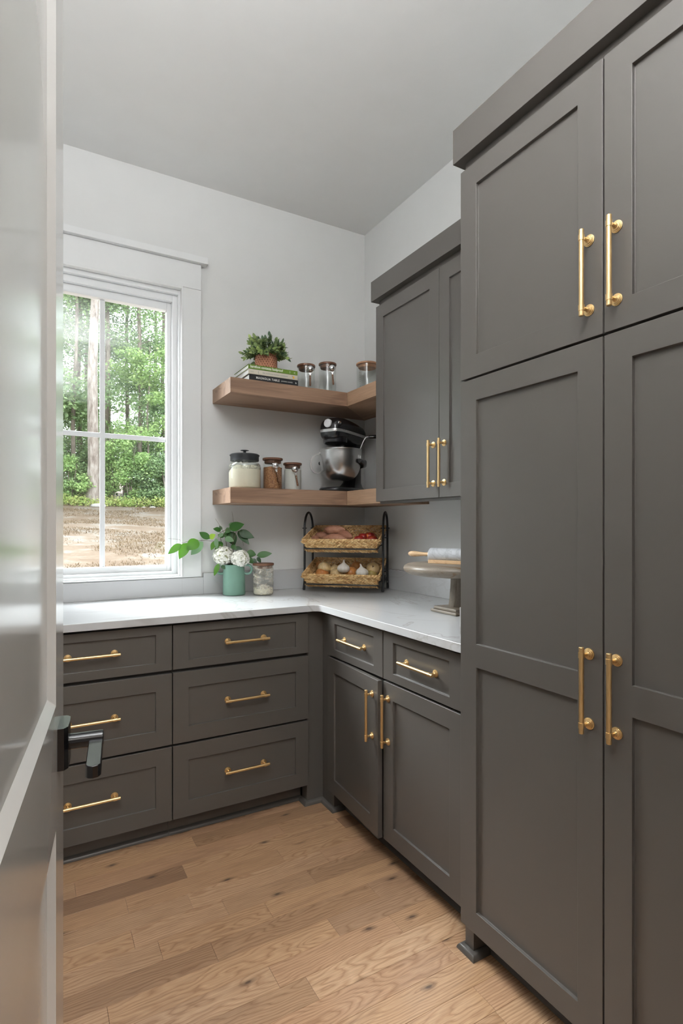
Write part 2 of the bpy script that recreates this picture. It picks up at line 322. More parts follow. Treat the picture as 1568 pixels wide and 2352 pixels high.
# ------------------------------------------------------------------ object helpers
ROOTS = {}
def props(o, label=None, cat=None, group=None, kind=None, category=None):
    cat = cat or category
    for k, v in (('label', label), ('category', cat), ('group', group), ('kind', kind)):
        if v: o[k] = v
    return o
def thing(name, label, cat, loc=(0, 0, 0), group=None, rz=0):
    o = bpy.data.objects.new(name, None); COL.objects.link(o); o.location = loc; o.rotation_euler = (0, 0, rz); o.empty_display_size = .05
    ROOTS[o.name] = Matrix.Translation(loc) @ Matrix.Rotation(rz, 4, 'Z')
    return props(o, label, cat, group)
def world_of(o):
    while o.parent: o = o.parent
    return ROOTS.get(o.name, Matrix.Identity(4))
class MB:
    def __init__(s): s.bm = bmesh.new()
    def box(s, a, b, mat=None):
        x0, y0, z0 = a; x1, y1, z1 = b
        if x0 > x1: x0, x1 = x1, x0
        if y0 > y1: y0, y1 = y1, y0
        if z0 > z1: z0, z1 = z1, z0
        v = [s.bm.verts.new(p) for p in ((x0,y0,z0),(x1,y0,z0),(x1,y1,z0),(x0,y1,z0),(x0,y0,z1),(x1,y0,z1),(x1,y1,z1),(x0,y1,z1))]
        for f in ((0,3,2,1),(4,5,6,7),(0,1,5,4),(1,2,6,5),(2,3,7,6),(3,0,4,7)): s.bm.faces.new([v[i] for i in f])
        if mat is not None:
            for w in v: w.co = mat @ w.co
        return s
    def prism(s, pts, z0, z1, mat=None):
        """pts: ccw list of (x,y)"""
        a = [s.bm.verts.new((x, y, z0)) for x, y in pts]; b = [s.bm.verts.new((x, y, z1)) for x, y in pts]
        n = len(pts); s.bm.faces.new(a[::-1]); s.bm.faces.new(b)
        for i in range(n): s.bm.faces.new((a[i], a[(i+1) % n], b[(i+1) % n], b[i]))
        if mat is not None:
            for w in a + b: w.co = mat @ w.co
        return s
    def rings(s, rr, cap0=True, cap1=True, closed=True):
        vs = [[s.bm.verts.new(p) for p in r] for r in rr]; n = len(vs[0])
        for i in range(len(vs) - 1):
            for j in range(n if closed else n - 1):
                k = (j + 1) % n
                s.bm.faces.new((vs[i][j], vs[i][k], vs[i+1][k], vs[i+1][j]))
        if cap0: s.bm.faces.new(vs[0][::-1])
        if cap1: s.bm.faces.new(vs[-1])
        return vs
    def lathe(s, prof, c=(0, 0, 0), n=32, axis=(0, 0, 1), cap0=True, cap1=True):
        """prof: [(radius, height)]"""
        q = Vector((0, 0, 1)).rotation_difference(Vector(axis)); c = Vector(c)
        s.rings([[c + q @ Vector((r * math.cos(2*math.pi*j/n), r * math.sin(2*math.pi*j/n), h)) for j in range(n)] for r, h in prof], cap0, cap1)
        return s
    def cyl(s, p, q, r, r2=None, n=16):
        p = Vector(p); q = Vector(q); d = q - p
        return s.lathe([(r, 0), (r if r2 is None else r2, d.length)], p, n, d.normalized())
    def tube(s, pts, r, n=8, close=False):
        pts = [Vector(p) for p in pts]; m = len(pts); rr = r if isinstance(r, (list, tuple)) else [r] * m
        rings = []; prev = None
        for i, p in enumerate(pts):
            if close: d = pts[(i+1) % m] - pts[i-1]
            else: d = pts[min(i+1, m-1)] - pts[max(i-1, 0)]
            d.normalize()
            if prev is None:
                a = Vector((0, 0, 1)) if abs(d.z) < .9 else Vector((1, 0, 0)); x = d.cross(a).normalized()
            else: x = (prev - d * prev.dot(d)).normalized()
            prev = x; y = d.cross(x)
            rings.append([p + (x * math.cos(2*math.pi*j/n) + y * math.sin(2*math.pi*j/n)) * rr[i] for j in range(n)])
        if close: rings.append(rings[0])
        s.rings(rings, not close, not close); return s
    def ball(s, c, r, n=12, m=8, q=None):
        c = Vector(c); r = (r, r, r) if isinstance(r, (int, float)) else r; q = q or Matrix.Identity(3)
        rr = []
        for i in range(m + 1):
            ph = math.pi * i / m; ph = min(max(ph, .02), math.pi - .02)
            rr.append([c + q @ Vector((r[0]*math.sin(ph)*math.cos(2*math.pi*j/n), r[1]*math.sin(ph)*math.sin(2*math.pi*j/n), -r[2]*math.cos(ph))) for j in range(n)])
        s.rings(rr); return s
    def quad(s, pts): s.bm.faces.new([s.bm.verts.new(p) for p in pts]); return s
    def build(s, name, mat, parent=None, bevel=0, smooth=False, seg=2, ang=35, local=False, **p):
        if parent is not None and not local:
            s.bm.transform(world_of(parent).inverted())
        bmesh.ops.recalc_face_normals(s.bm, faces=s.bm.faces)
        me = bpy.data.meshes.new(name); s.bm.to_mesh(me); s.bm.free()
        me.materials.append(M[mat] if isinstance(mat, str) else mat)
        if smooth:
            me.polygons.foreach_set('use_smooth', [True] * len(me.polygons)); me.set_sharp_from_angle(angle=R(ang))
        o = bpy.data.objects.new(name, me); COL.objects.link(o)
        if parent is not None: o.parent = parent
        if bevel:
            b = o.modifiers.new('bevel', 'BEVEL'); b.width = bevel; b.segments = seg; b.limit_method = 'ANGLE'; b.angle_limit = R(40)
            b.harden_normals = True
        return props(o, **p)
def inst(src, parent, loc, rot=(0, 0, 0), name=None):
    o = src.copy(); COL.objects.link(o); o.parent = parent; o.location = loc; o.rotation_euler = rot; return o
def copy_thing(src, loc, rz, label=None, group=None):
    c = src.copy(); COL.objects.link(c); c.location = loc; c.rotation_euler = (0, 0, rz)
    if label: c['label'] = label
    if group: c['group'] = group
    ROOTS[c.name] = Matrix.Translation(loc) @ Matrix.Rotation(rz, 4, 'Z')
    for ch in src.children:
        d = ch.copy(); COL.objects.link(d); d.parent = c
        for g in ch.children:
            e = g.copy(); COL.objects.link(e); e.parent = d
    return c
fwv = Vector((math.sin(YAW), math.cos(YAW), 0)); rtv = Vector((math.cos(YAW), -math.sin(YAW), 0)); upv = Vector((0, 0, 1))
def ray(u, v): return fwv + rtv * ((u - U0) / F) - upv * ((v - V0) / F)
def on_y(u, v, y): d = ray(u, v); return CAM + d * ((y - CAM.y) / d.y)
def on_depth(u, v, dep): return CAM + ray(u, v) * dep
def on_plane(u, v, p0, n): d = ray(u, v); return CAM + d * ((Vector(p0) - CAM).dot(n) / d.dot(n))
ST = 'structure'

# ------------------------------------------------------------------ room shell
H = 3.072
XL, YF = -2.02, -2.83
wb = MB()   # back wall with window opening
WX0, WX1, WZ0, WZ1 = -1.859, -1.113, 1.012, 2.511
wb.box((XL, 0, -.06), (WX0, .15, H)).box((WX1, 0, -.06), (0, .15, H)).box((WX0, 0, -.06), (WX1, .15, WZ0)).box((WX0, 0, WZ1), (WX1, .15, H))
wb.build('wall_back', 'wall', kind=ST)
MB().box((0, YF - .115, -.06), (.12, .15, H)).build('wall_right', 'wall', kind=ST)
MB().box((XL - .12, YF - .115, -.06), (XL, .15, H)).build('wall_left', 'wall', kind=ST)
wf = MB(); DX0, DX1, DH = -1.885, -1.05, 2.47
wf.box((XL, YF - .115, 0), (DX0, YF, H)).box((DX1, YF - .115, 0), (0, YF, H)).box((DX0, YF - .115, DH), (DX1, YF, H)).build('wall_front', 'wall', kind=ST)
MB().box((XL - .12, YF - .115, H), (.12, .15, H + .1)).build('ceiling', 'ceiling', kind=ST)
# the larger room behind the camera
HX0, HX1, HY0, HY1 = -4.2, 2.2, -7.0, YF - .115
MB().box((HX0 - .1, HY0 - .1, -.06), (HX0, HY1, H)).build('wall_hall_left', 'wall', kind=ST)
MB().box((HX1, HY0 - .1, -.06), (HX1 + .1, HY1, H)).build('wall_hall_right', 'wall', kind=ST)
MB().box((HX0, HY0 - .1, -.06), (HX1, HY0, H)).build('wall_hall_rear', 'wall', kind=ST)
MB().box((HX0, HY1, -.06), (XL - .12, HY1 + .1, H)).box((.12, HY1, -.06), (HX1, HY1 + .1, H)).build('wall_hall_front', 'wall', kind=ST)
MB().box((HX0 - .1, HY0 - .1, H), (HX1 + .1, HY1 + .1, H + .1)).build('ceiling_hall', 'ceiling', kind=ST)
MB().box((HX0, HY0, -.06), (HX1, HY1, 0)).build('floor_hall', 'oakfloor', kind=ST)
MB().box((XL, YF, .0005), (XL + .016, -.636, .14)).build('baseboard_left', 'trim', kind=ST, bevel=.002)
# floor: sub-floor with single oak planks
fl = MB().box((XL, YF - .115, -.06), (0, 0, -.012)).build('floor', 'cabin', kind=ST)
PW = .0866; BASEY = -1.131
joints = {0: [-1.1065, -1.456], -1: [-1.316, -.75], -2: [-.956, -1.62], -3: [-1.195, -.775], -4: [-1.118], -5: [-.694, -1.43], -6: [-1.32], -7: [-.727, -1.6],
          1: [-.905, -1.228, -1.521], 2: [-.807, -1.323], 3: [-.951, -1.514], 4: [-.635, -1.30], 5: [-.877, -1.66], 6: [-1.22]}
rp = random.Random(3)
for k in range(-21, 9):
    y1 = BASEY + PW * k; y0 = y1 - PW
    if y0 < YF - .115 or y0 > -.53: continue
    js = joints.get(k)
    if js is None:
        js = []; x = -rp.uniform(.3, .9)
        while x > XL + .15: js.append(x); x -= rp.uniform(.3, .85)
    js = sorted([XL] + js + [-.3 if k > -40 else 0])
    for a, b in zip(js[:-1], js[1:]):
        pb = MB(); g = .0002
        cx, cy = (a + b) / 2, (y0 + y1) / 2
        pb.box((a + g - cx, y0 + g - cy, -.012), (b - g - cx, y1 - g - cy, rp.uniform(-.0002, .0)))
        o = pb.build('floor_plank', 'oakfloor', fl, bevel=.0006, seg=1, local=True); o.location = (cx, cy, 0)

# ------------------------------------------------------------------ window
w = bpy.data.objects.new('window_1', None); COL.objects.link(w); w.location = (-1.486, 0, WZ0); ROOTS[w.name] = Matrix.Translation(w.location)
props(w, kind=ST)
CW = .094
MB().box((WX1, -.02, WZ0), (WX1 + CW, 0, WZ1 - .0006)).build('side_casing', 'trim', w, bevel=.0015)
MB().box((WX0 - CW, -.02, WZ0), (WX0, 0, WZ1 - .0006)).build('side_casing', 'trim', w, bevel=.0015)
MB().box((WX0 - CW, -.021, WZ1), (WX1 + CW, 0, 2.643)).build('head_casing', 'trim', w, bevel=.0015)
MB().box((WX0 - CW - .03, -.046, 2.6435), (WX1 + CW + .03, 0, 2.677)).build('casing_cap', 'trim', w, bevel=.002)
def ring(mb, x0, x1, z0, z1, wx, wzb, wzt, y0, y1):
    mb.box((x0, y0, z0), (x0 + wx, y1, z1)).box((x1 - wx, y0, z0), (x1, y1, z1)).box((x0 + wx, y0, z0), (x1 - wx, y1, z0 + wzb)).box((x0 + wx, y0, z1 - wzt), (x1 - wx, y1, z1))
j = MB(); ring(j, WX0, WX1, WZ0, WZ1, .008, .006, .012, -.024, .03)
j.build('jamb_liner', 'trim', w, bevel=.0015)
j = MB(); ring(j, WX0 + .008, WX1 - .008, WZ0 + .006, WZ1 - .012, .010, .010, .022, .006, .05)
j.build('inner_stop', 'vinyl', w, bevel=.0015)
j = MB(); ring(j, WX0 + .018, WX1 - .018, WZ0 + .016, WZ1 - .034, .026, .016, .034, .03, .10)
j.build('window_frame', 'vinyl', w, bevel=.0015)
j = MB(); ring(j, WX0 + .044, WX1 - .044, WZ0 + .032, WZ1 - .068, .022, .030, .040, .055, .095)
j.build('sash', 'vinyl', w, bevel=.002)
gx0, gx1, gz0, gz1 = WX0 + .066, WX1 - .066, WZ0 + .062, WZ1 - .108
MB().box((gx0 - .01, .084, gz0 - .01), (gx1 + .01, .088, gz1 + .01)).build('pane', 'pane', w)
MB().box((-1.486 - .012, .076, gz0), (-1.486 + .012, .0835, gz1)).build('muntin', 'vinyl', w, bevel=.003)
MB().box((gx0, .0765, 1.729 - .012), (gx1, .0832, 1.729 + .012)).build('muntin', 'vinyl', w, bevel=.003)

# ------------------------------------------------------------------ door with lever handle
DDIR = Vector((math.sin(R(7.53)), math.cos(R(7.53)), 0)); DN = Vector((DDIR.y, -DDIR.x, 0))
edge = Vector((-1.7559, -2.0016, 0)); DWD = .81; hinge = edge - DDIR * DWD
d1 = bpy.data.objects.new('door_1', None); COL.objects.link(d1); d1.location = hinge; d1.rotation_euler = (0, 0, math.atan2(DDIR.y, DDIR.x))
ROOTS[d1.name] = Matrix.Translation(hinge) @ Matrix.Rotation(math.atan2(DDIR.y, DDIR.x), 4, 'Z'); props(d1, kind=ST)
# local: x along the leaf, y = -normal side (visible face at y=0, looking along -y)
def shaker(mb, T, w0, w1, z0, z1, sw, rails, rec, th, bev=0):
    """T(u, z, d) -> world; d = depth behind the face. rails: list of (z_bottom, z_top) openings; bev = slope width of the sticking"""
    us = [w0, w0 + sw, w1 - sw, w1]; zs = [z0]
    for a, b in rails: zs += [a, b]
    zs.append(z1)
    V = {}
    def vt(u, z, d):
        k = (round(u, 5), round(z, 5), round(d, 5))
        if k not in V: V[k] = mb.bm.verts.new(T(u, z, d))
        return V[k]
    def q(*p): mb.bm.faces.new([vt(*a) for a in p])
    for i in range(3):
        for k in range(len(zs) - 1):
            a, b, c, d = us[i], us[i+1], zs[k], zs[k+1]
            if i == 1 and k % 2 == 1:
                e = bev
                o = [(a, c, 0), (b, c, 0), (b, d, 0), (a, d, 0)]; n = [(a+e, c+e, rec), (b-e, c+e, rec), (b-e, d-e, rec), (a+e, d-e, rec)]
                for t in range(4): q(o[t], o[(t+1) % 4], n[(t+1) % 4], n[t])
                q(*n)
            else: q((a, c, 0), (b, c, 0), (b, d, 0), (a, d, 0))
    for i in range(3):
        q((us[i], z0, 0), (us[i], z0, th), (us[i+1], z0, th), (us[i+1], z0, 0)); q((us[i], z1, 0), (us[i+1], z1, 0), (us[i+1], z1, th), (us[i], z1, th))
    for k in range(len(zs) - 1):
        q((w0, zs[k], 0), (w0, zs[k+1], 0), (w0, zs[k+1], th), (w0, zs[k], th)); q((w1, zs[k], 0), (w1, zs[k], th), (w1, zs[k+1], th), (w1, zs[k+1], 0))
    bk = [vt(us[i], z, th) for z in (z0,) for i in range(4)]
    for i in range(3):
        for k in range(len(zs) - 1): q((us[i], zs[k], th), (us[i], zs[k+1], th), (us[i+1], zs[k+1], th), (us[i+1], zs[k], th))
def TD(u, z, d): return hinge + DDIR * u - DN * d + upv * z
m = MB(); shaker(m, TD, 0, DWD, .01, 2.44, .098, [(.25, .894), (1.052, 2.33)], .009, .036, bev=.012)
m.build('door_leaf', 'door', d1, bevel=.0015)
RZ, RU = .990, DWD - .056
hd = MB(); q4 = ROOTS[d1.name]
rs = .0275; px = [(-1, 0), (-1, .6), (-.75, .95), (0, 1), (.75, .95), (1, .6), (1, 0)]
hd.rings([[q4 @ Vector((RU + a * rs, -b * .013, RZ + z)) for a, b in px] for z in (-rs, -rs * .99, rs * .99, rs)])
rsP = hd.build('rosette', 'matteblack', d1, bevel=.001)
lv = MB(); base = q4 @ Vector((RU, -.010, RZ))
lv.cyl(base, base + DN * .0445, .0105, n=24)
lp = []
for t, zz in ((.0, 0), (1, 0)): pass
ob = bpy.data.objects
def lev(pts): 
    return [q4 @ Vector((RU + a, -b, RZ + c)) for a, b, c in pts]
LT = .0045
top = []
for (a, b) in ((.0115, .0365), (.0115, .0540), (-.094, .0540), (-.099, .0515), (-.101, .0450), (-.099, .0390), (-.094, .0365)):
    top.append((a, b))
lv.rings([lev([(a, b, z) for a, b in top]) for z in (-.0130, .0025)])
lvo = lv.build('door_lever', 'matteblack', d1, bevel=.0015, smooth=True)
MB().box((DWD - .0005, .008, RZ - .028), (DWD + .0005, .028, RZ + .028)).build('latch_plate', 'matteblack', d1, local=True)

# ------------------------------------------------------------------ brass pull (bar along local z, standing off along local -y)
hb = MB(); S0 = -.028
L2 = .099; P2 = .0805
hb.lathe([(.0052, -L2), (.0058, -L2 + .001), (.0058, -P2 - .0065), (.0068, -P2 - .0062), (.0068, -P2 + .0065), (.0057, -P2 + .0068), (.0057, P2 - .0068), (.0068, P2 - .0065), (.0068, P2 + .0062), (.0058, P2 + .0065), (.0058, L2 - .001), (.0052, L2)], (0, S0, 0), 20)
for s in (-1, 1):
    hb.lathe([(.0135, 0), (.0135, .0018), (.0118, .0022), (.0112, .0038), (.0092, .0042), (.0086, .0058), (.0062, .0064), (.0044, .010), (.0042, .024), (.005, .027)], (0, 0, s * P2), 24, (0, -1, 0))
handle_src = hb.build('handle', 'brass', None, smooth=True, ang=25)
first_handle = [True]
def handle(parent, loc, rot):
    """loc in world"""
    p = world_of(parent).inverted() @ Vector(loc)
    if first_handle[0]: first_handle[0] = False; o = handle_src; o.parent = parent; o.location = p; o.rotation_euler = rot; return o
    return inst(handle_src, parent, p, rot)
VX = (0, 0, R(-90))          # on faces that look towards -x, bar vertical
HX = (0, R(90), R(-90))      # on faces that look towards -x, bar along y
HY = (0, R(90), 0)           # on faces that look towards -y, bar along x

# ------------------------------------------------------------------ base cabinets, back run
def fy(plane): return lambda u, z, d: Vector((u, plane + d, z))
def fx(plane): return lambda u, z, d: Vector((plane + d, u, z))
BT = .887
DRW = [(.700, .880), (.400, .687), (.096, .391)]
lab = {-1.297: 'dark grey three-drawer base cabinet under the counter, the one nearer the corner',
       -1.906: 'dark grey three-drawer base cabinet beside the open door, partly hidden by it'}
for i, (x0, x1) in enumerate(((-1.2985, -.694), (-1.906, -1.3025))):
    c = thing('drawer_cabinet', lab[-1.297 if i == 0 else -1.906], 'cabinet', ((x0 + x1) / 2, -.33, 0), 'three-drawer base cabinets')
    lo = x0 - .0015; hi = x1 + .0015 if i else x1
    MB().box((lo, -.61, .10), (hi, -.03, BT)).build('body', 'cabin', c)
    MB().box((lo, -.545, .0), (hi, -.53, .10)).build('toe_kick', 'cab', c)
    MB().box((lo, -.6105, .10), (lo + .012, -.6095, BT)).build('side_edge', 'cabin', c)
    sm = MB(); sm.tube([(lo, -.5465, .0), (hi, -.5465, .0)], .017, 12)
    for v in sm.bm.verts:
        if v.co.z < .0008: v.co.z = .0008
    sm.build('shoe_moulding', 'cab', c, smooth=True)
    for (z0, z1) in DRW:
        mb = MB(); sw = .066; rz = .038 if z1 - z0 < .2 else .066
        shaker(mb, fy(-.63), x0, x1, z0, z1, .063, [(z0 + (.034 if z1 - z0 < .2 else .064), z1 - (.034 if z1 - z0 < .2 else .066))], .008, .0195)
        dr = mb.build('drawer', 'cab', c, bevel=.0011)
        handle(dr, ((x0 + x1) / 2 + .007, -.622, (z0 + z1) / 2), HY)
# corner filler with its little feet
cf = thing('corner_filler', 'dark grey corner strip joining the two base cabinet runs, down to the floor', 'cabinet', (-.6, -.6, 0))
MB().box((-.6925, -.611, .0), (-.61, -.56, BT)).build('filler_panel', 'cab', cf, bevel=.0008)
MB().box((-.611, -.7225, .0), (-.56, -.6115, BT)).build('filler_panel', 'cab', cf, bevel=.0008)
sm = MB()
def shoe(mb, pts, r=.018):
    """quarter round along pts; pts are (x,y) on the wall line, outward normals computed to the left"""
    n = len(pts); rr = []
    for i, p in enumerate(pts):
        p = Vector(p)
        ns = []
        if i > 0: d = (p - Vector(pts[i-1])).normalized(); ns.append(Vector((-d.y, d.x)))
        if i < n - 1: d = (Vector(pts[i+1]) - p).normalized(); ns.append(Vector((-d.y, d.x)))
        nn = ns[0] if len(ns) == 1 else (ns[0] + ns[1]) / (1 + ns[0].dot(ns[1]))
        row = [(p.x, p.y, .0005), (p.x, p.y, r)]
        for k in range(7):
            a = math.pi / 2 * (1 - k / 6); row.append((p.x + nn.x * r * math.cos(a), p.y + nn.y * r * math.cos(a), .0005 + r * math.sin(a)))
        rr.append([Vector(v) for v in row])
    mb.rings(rr)
shoe(sm, [(-.56, -.7235), (-.612, -.7235), (-.612, -.612), (-.6935, -.612), (-.6935, -.56)])
sm.build('shoe_moulding', 'cab', cf, smooth=True)

# base cabinet, right run
c = thing('base_cabinet', 'dark grey base cabinet with two drawers over two doors, left door slightly ajar', 'cabinet', (-.33, -1.15, 0))
Y0, Y1 = -1.6225, -.7245
MB().box((-.61, Y0, .10), (-.03, -.6955, BT)).build('body', 'cabin', c)
MB().box((-.545, Y0, 0), (-.53, Y1, .10)).build('toe_kick', 'cab', c)
sm = MB(); shoe(sm, [(-.546, Y0), (-.546, Y1)]); sm.build('shoe_moulding', 'cab', c, smooth=True)
for (a, b) in ((-1.1395, -.6965), (-1.587, -1.1465)):
    mb = MB(); shaker(mb, fx(-.63), a, b, .700, .880, .063, [(.732, .846)], .008, .0195)
    dr = mb.build('drawer', 'cab', c, bevel=.0011); handle(dr, (-.622, (a + b) / 2 + .002, .787), HX)
MB().box((-.6295, Y0 + .0005, .10), (-.611, -1.5895, .88)).build('end_stile', 'cab', c, bevel=.0008)
DA = R(2.6)
mb = MB(); shaker(mb, lambda u, z, d: Vector((-.63 + .0 + (u + .6965) * math.sin(DA) + d * math.cos(DA), -.6965 + (u + .6965) * math.cos(DA) - d * math.sin(DA), z)), -1.1395, -.6965, .092, .691, .063, [(.156, .629)], .008, .0195)
dr = mb.build('cabinet_door', 'cab', c, bevel=.0011); h_ = handle(dr, (-.630 + (-1.0935 + .6965) * math.sin(DA), -1.095, .550), (0, 0, R(-90) + 0))
mb = MB(); shaker(mb, fx(-.63), -1.587, -1.1465, .092, .691, .063, [(.156, .629)], .008, .0195)
dr = mb.build('cabinet_door', 'cab', c, bevel=.0011); handle(dr, (-.63, -1.178, .550), VX)

# ------------------------------------------------------------------ tall cabinet
TP = -.672; TB = -.652
tc = thing('tall_pantry_cabinet', 'floor-to-near-ceiling dark grey cabinet with four panelled doors, crown top and small feet', 'cabinet', (-.33, -2.1, 0))
TY1, TY0 = -1.6236, -2.575
MB().box((TB, TY0, .10), (-.01, TY1, 2.40)).build('body', 'cab', tc, bevel=.0008)
MB().box((TB, TY1 - .0355, 0), (-.56, TY1, .10)).build('foot', 'cab', tc, bevel=.0008)
MB().box((TB, TY0, 0), (-.56, TY0 + .0355, .10)).build('foot', 'cab', tc, bevel=.0008)
MB().box((-.585, TY0 + .036, 0), (-.57, TY1 - .036, .10)).build('toe_kick', 'cab', tc)
sm = MB(); shoe(sm, [(-.586, TY0 + .037), (-.586, TY1 - .037)], .016); sm.build('shoe_moulding', 'cab', tc, smooth=True)
sm = MB(); shoe(sm, [(-.60, TY1 - .0365), (TB - .001, TY1 - .0365), (TB - .001, TY1 + .001), (-.566, TY1 + .001)], .018); sm.build('shoe_moulding', 'cab', tc, smooth=True)
DY = [(-2.0955, -1.6245), (-2.5705, -2.0995)]
for i, (a, b) in enumerate(DY):
    hy = -2.0615 if i == 0 else -2.1305
    mb = MB(); shaker(mb, fx(TP), a, b, 1.7155, 2.3395, .066, [(1.779, 2.275)], .009, .0195)
    dd = mb.build('upper_door', 'cab', tc, bevel=.0011); handle(dd, (TP, hy, 1.860), VX)
    mb = MB(); shaker(mb, fx(TP), a, b, .092, 1.7095, .066, [(.156, .8685), (.937, 1.6455)], .009, .0195)
    dd = mb.build('lower_door', 'cab', tc, bevel=.0011); handle(dd, (TP, hy, .904), VX)
MB().box((-.682, TY0, 2.374), (-.004, TY1 + .0225, 2.478)).build('crown', 'cab', tc, bevel=.001)

# ------------------------------------------------------------------ wall cabinet
uc = thing('wall_cabinet', 'dark grey two-door wall cabinet with flat crown hung above the counter', 'cabinet', (-.16, -1.12, 1.395))
UP = -.33
MB().box((-.31, -1.620, 1.405), (-.0, -.634, 2.40)).build('body', 'cab', uc, bevel=.0008)
MB().box((-.31, -1.620, 1.385), (-.290, -.640, 1.405)).build('light_rail', 'cab', uc, bevel=.0008)
for a, b, hy in ((-1.1085, -.6345, -1.0735), (-1.586, -1.1115, -1.1425)):
    mb = MB(); shaker(mb, fx(UP), a, b, 1.397, 2.345, .062, [(1.455, 2.281)], .008, .0195)
    dd = mb.build('cabinet_door', 'cab', uc, bevel=.0011); handle(dd, (UP, hy, 1.537), VX)
MB().box((-.342, -1.620, 2.377), (-.002, -.607, 2.475)).build('crown', 'cab', uc, bevel=.001)

# ------------------------------------------------------------------ countertop
ct = thing('countertop', 'L-shaped white veined quartz countertop with low splash along the walls', 'countertop', (-.3, -.3, .89))
pts = [(-.001, -.001), (-2.018, -.001), (-2.018, -.655)]
cxr, cyr, rr_ = -.655 - .035, -.655 - .035, .035
for k in range(9):
    a = math.pi / 2 - (math.pi / 2) * k / 8; pts.append((cxr + rr_ * math.cos(a), cyr + rr_ * math.sin(a)))
pts += [(-.655, -1.6225), (-.001, -1.6225)]
MB().prism(pts, .8905, .920).build('slab', 'quartz', ct, bevel=.0022)
MB().box((WX1 + CW + .012, -.02, .9203), (-.0205, -.0005, 1.030)).build('backsplash', 'quartz', ct, bevel=.0012)
MB().box((-2.018, -.02, .9203), (WX1 + CW + .0115, -.0005, 1.0095)).build('backsplash', 'quartz', ct, bevel=.0012)
MB().box((-.02, -1.592, .9203), (-.0005, -.0005, 1.030)).build('backsplash', 'quartz', ct, bevel=.0012)
MB().box((-.648, -1.6222, .9203), (-.0005, -1.593, 1.030)).build('backsplash', 'quartz', ct, bevel=.0012)

# ------------------------------------------------------------------ floating shelves
for nm, z0, z1, lb in (('floating_shelf', 1.928, 2.003, 'upper thick oak corner shelf carrying the books and potted plant'),
                       ('floating_shelf', 1.391, 1.467, 'lower thick oak corner shelf carrying the mixer')):
    s = thing(nm, lb, 'shelf', (-.15, -.15, z0), 'L-shaped oak wall shelves')
    MB().prism([(-.0005, -.0005), (-.953, -.0005), (-.953, -.3), (-.3, -.3)], z0, z1).build('shelf_board', 'oakx', s, bevel=.001)
    MB().prism([(-.0005, -.0015), (-.2995, -.3005), (-.2995, -.633), (-.0005, -.633)], z0, z1).build('shelf_board', 'oaky', s, bevel=.001)
SU, SL, CT = 2.0035, 1.4675, .9205

# ------------------------------------------------------------------ books
def text_mesh(name, body, size, mat, parent, loc, rot, bold=0, sx=1, sp=1):
    cu = bpy.data.curves.new(name, 'FONT'); cu.body = body; cu.size = size; cu.extrude = .0002; cu.align_x = 'LEFT'; cu.align_y = 'CENTER'; cu.offset = bold; cu.space_character = sp
    tmp = bpy.data.objects.new('tmp_text', cu); COL.objects.link(tmp)
    bpy.context.view_layer.update()
    me = bpy.data.meshes.new_from_object(tmp.evaluated_get(bpy.context.evaluated_depsgraph_get()))
    bpy.data.objects.remove(tmp); me.materials.clear(); me.materials.append(M[mat])
    o = bpy.data.objects.new(name, me); COL.objects.link(o); o.parent = parent
    o.location = world_of(parent).inverted() @ Vector(loc); o.rotation_euler = rot; o.scale = (sx, 1, 1)
    return o
def book(z0, z1, x0, x1, y0, y1, mat, label, titles, r=.0):
    b = thing('book', label, 'book', ((x0 + x1) / 2, (y0 + y1) / 2, z0), 'cookbooks stacked on the upper shelf')
    t = .0022
    mb = MB(); mb.box((x0, y0, z0), (x1, y1, z0 + t)).box((x0, y0, z1 - t), (x1, y1, z1)).box((x0, y0, z0 + t), (x1, y0 + .003, z1 - t))
    mb.build('cover', mat, b, bevel=.0008)
    MB().box((x0 + .003, y0 + .0032, z0 + t + .0002), (x1 - .003, y1 - .004, z1 - t - .0002)).build('pages', 'white', b)
    for (nm, body, u, size, mt, bold, sx, sp, dz) in titles:
        text_mesh(nm, body, size, mt, b, (x0 + u, y0 - .0003, (z0 + z1) / 2 + dz), (R(90), 0, 0), bold, sx, sp)
    return b
book(SU, SU + .0305, -.853, -.586, -.288, -.05, 'black_cover', 'black-spined cookbook with white capitals, bottom of the stack',
     [('spine_title', 'MAGNOLIA TABLE', .036, .0155, 'ink_white', .0003, .82, 1.25, 0), ('spine_author', 'JOANNA GAINES', .172, .0075, 'ink_white', 0, .95, 1.2, 0), ('spine_mark', '&', .250, .013, 'ink_white', 0, 1, 1, 0)])
book(SU + .031, SU + .056, -.857, -.590, -.289, -.06, 'cream', 'cream-spined cookbook in the middle of the stack',
     [('spine_title', 'the wishbone kitchen cookbook', .074, .0125, 'ink_grey', 0, .80, 1.05, 0), ('spine_mark', 'Y', .234, .013, 'ink_grey', .0003, 1, 1, .002), ('spine_mark', '(', .050, .014, 'ink_grey', .0003, 1, 1, 0), ('spine_author', 'recipes', .010, .006, 'ink_grey', 0, 1, 1, 0)])
bt = book(SU + .0565, SU + .078, -.858, -.590, -.290, -.07, 'green_cover', 'green-spined cookbook with white lettering, top of the stack under the plant',
     [('spine_title', 'barefoot contessa foolproof', .010, .0188, 'ink_white', .0002, .82, 1.0, .001), ('spine_mark', '|:', .222, .014, 'ink_white', 0, 1, 1, 0), ('spine_mark', 'a|', .246, .012, 'ink_white', 0, 1, 1, 0)])
ye = MB(); ye.box((-.6165, -.2896, SU + .037), (-.6085, -.2891, SU + .048)); ye.build('spine_mark', 'ink_yellow', [o for o in bpy.data.objects if o.name.startswith('book') and o.get('label', '').startswith('cream')][0])

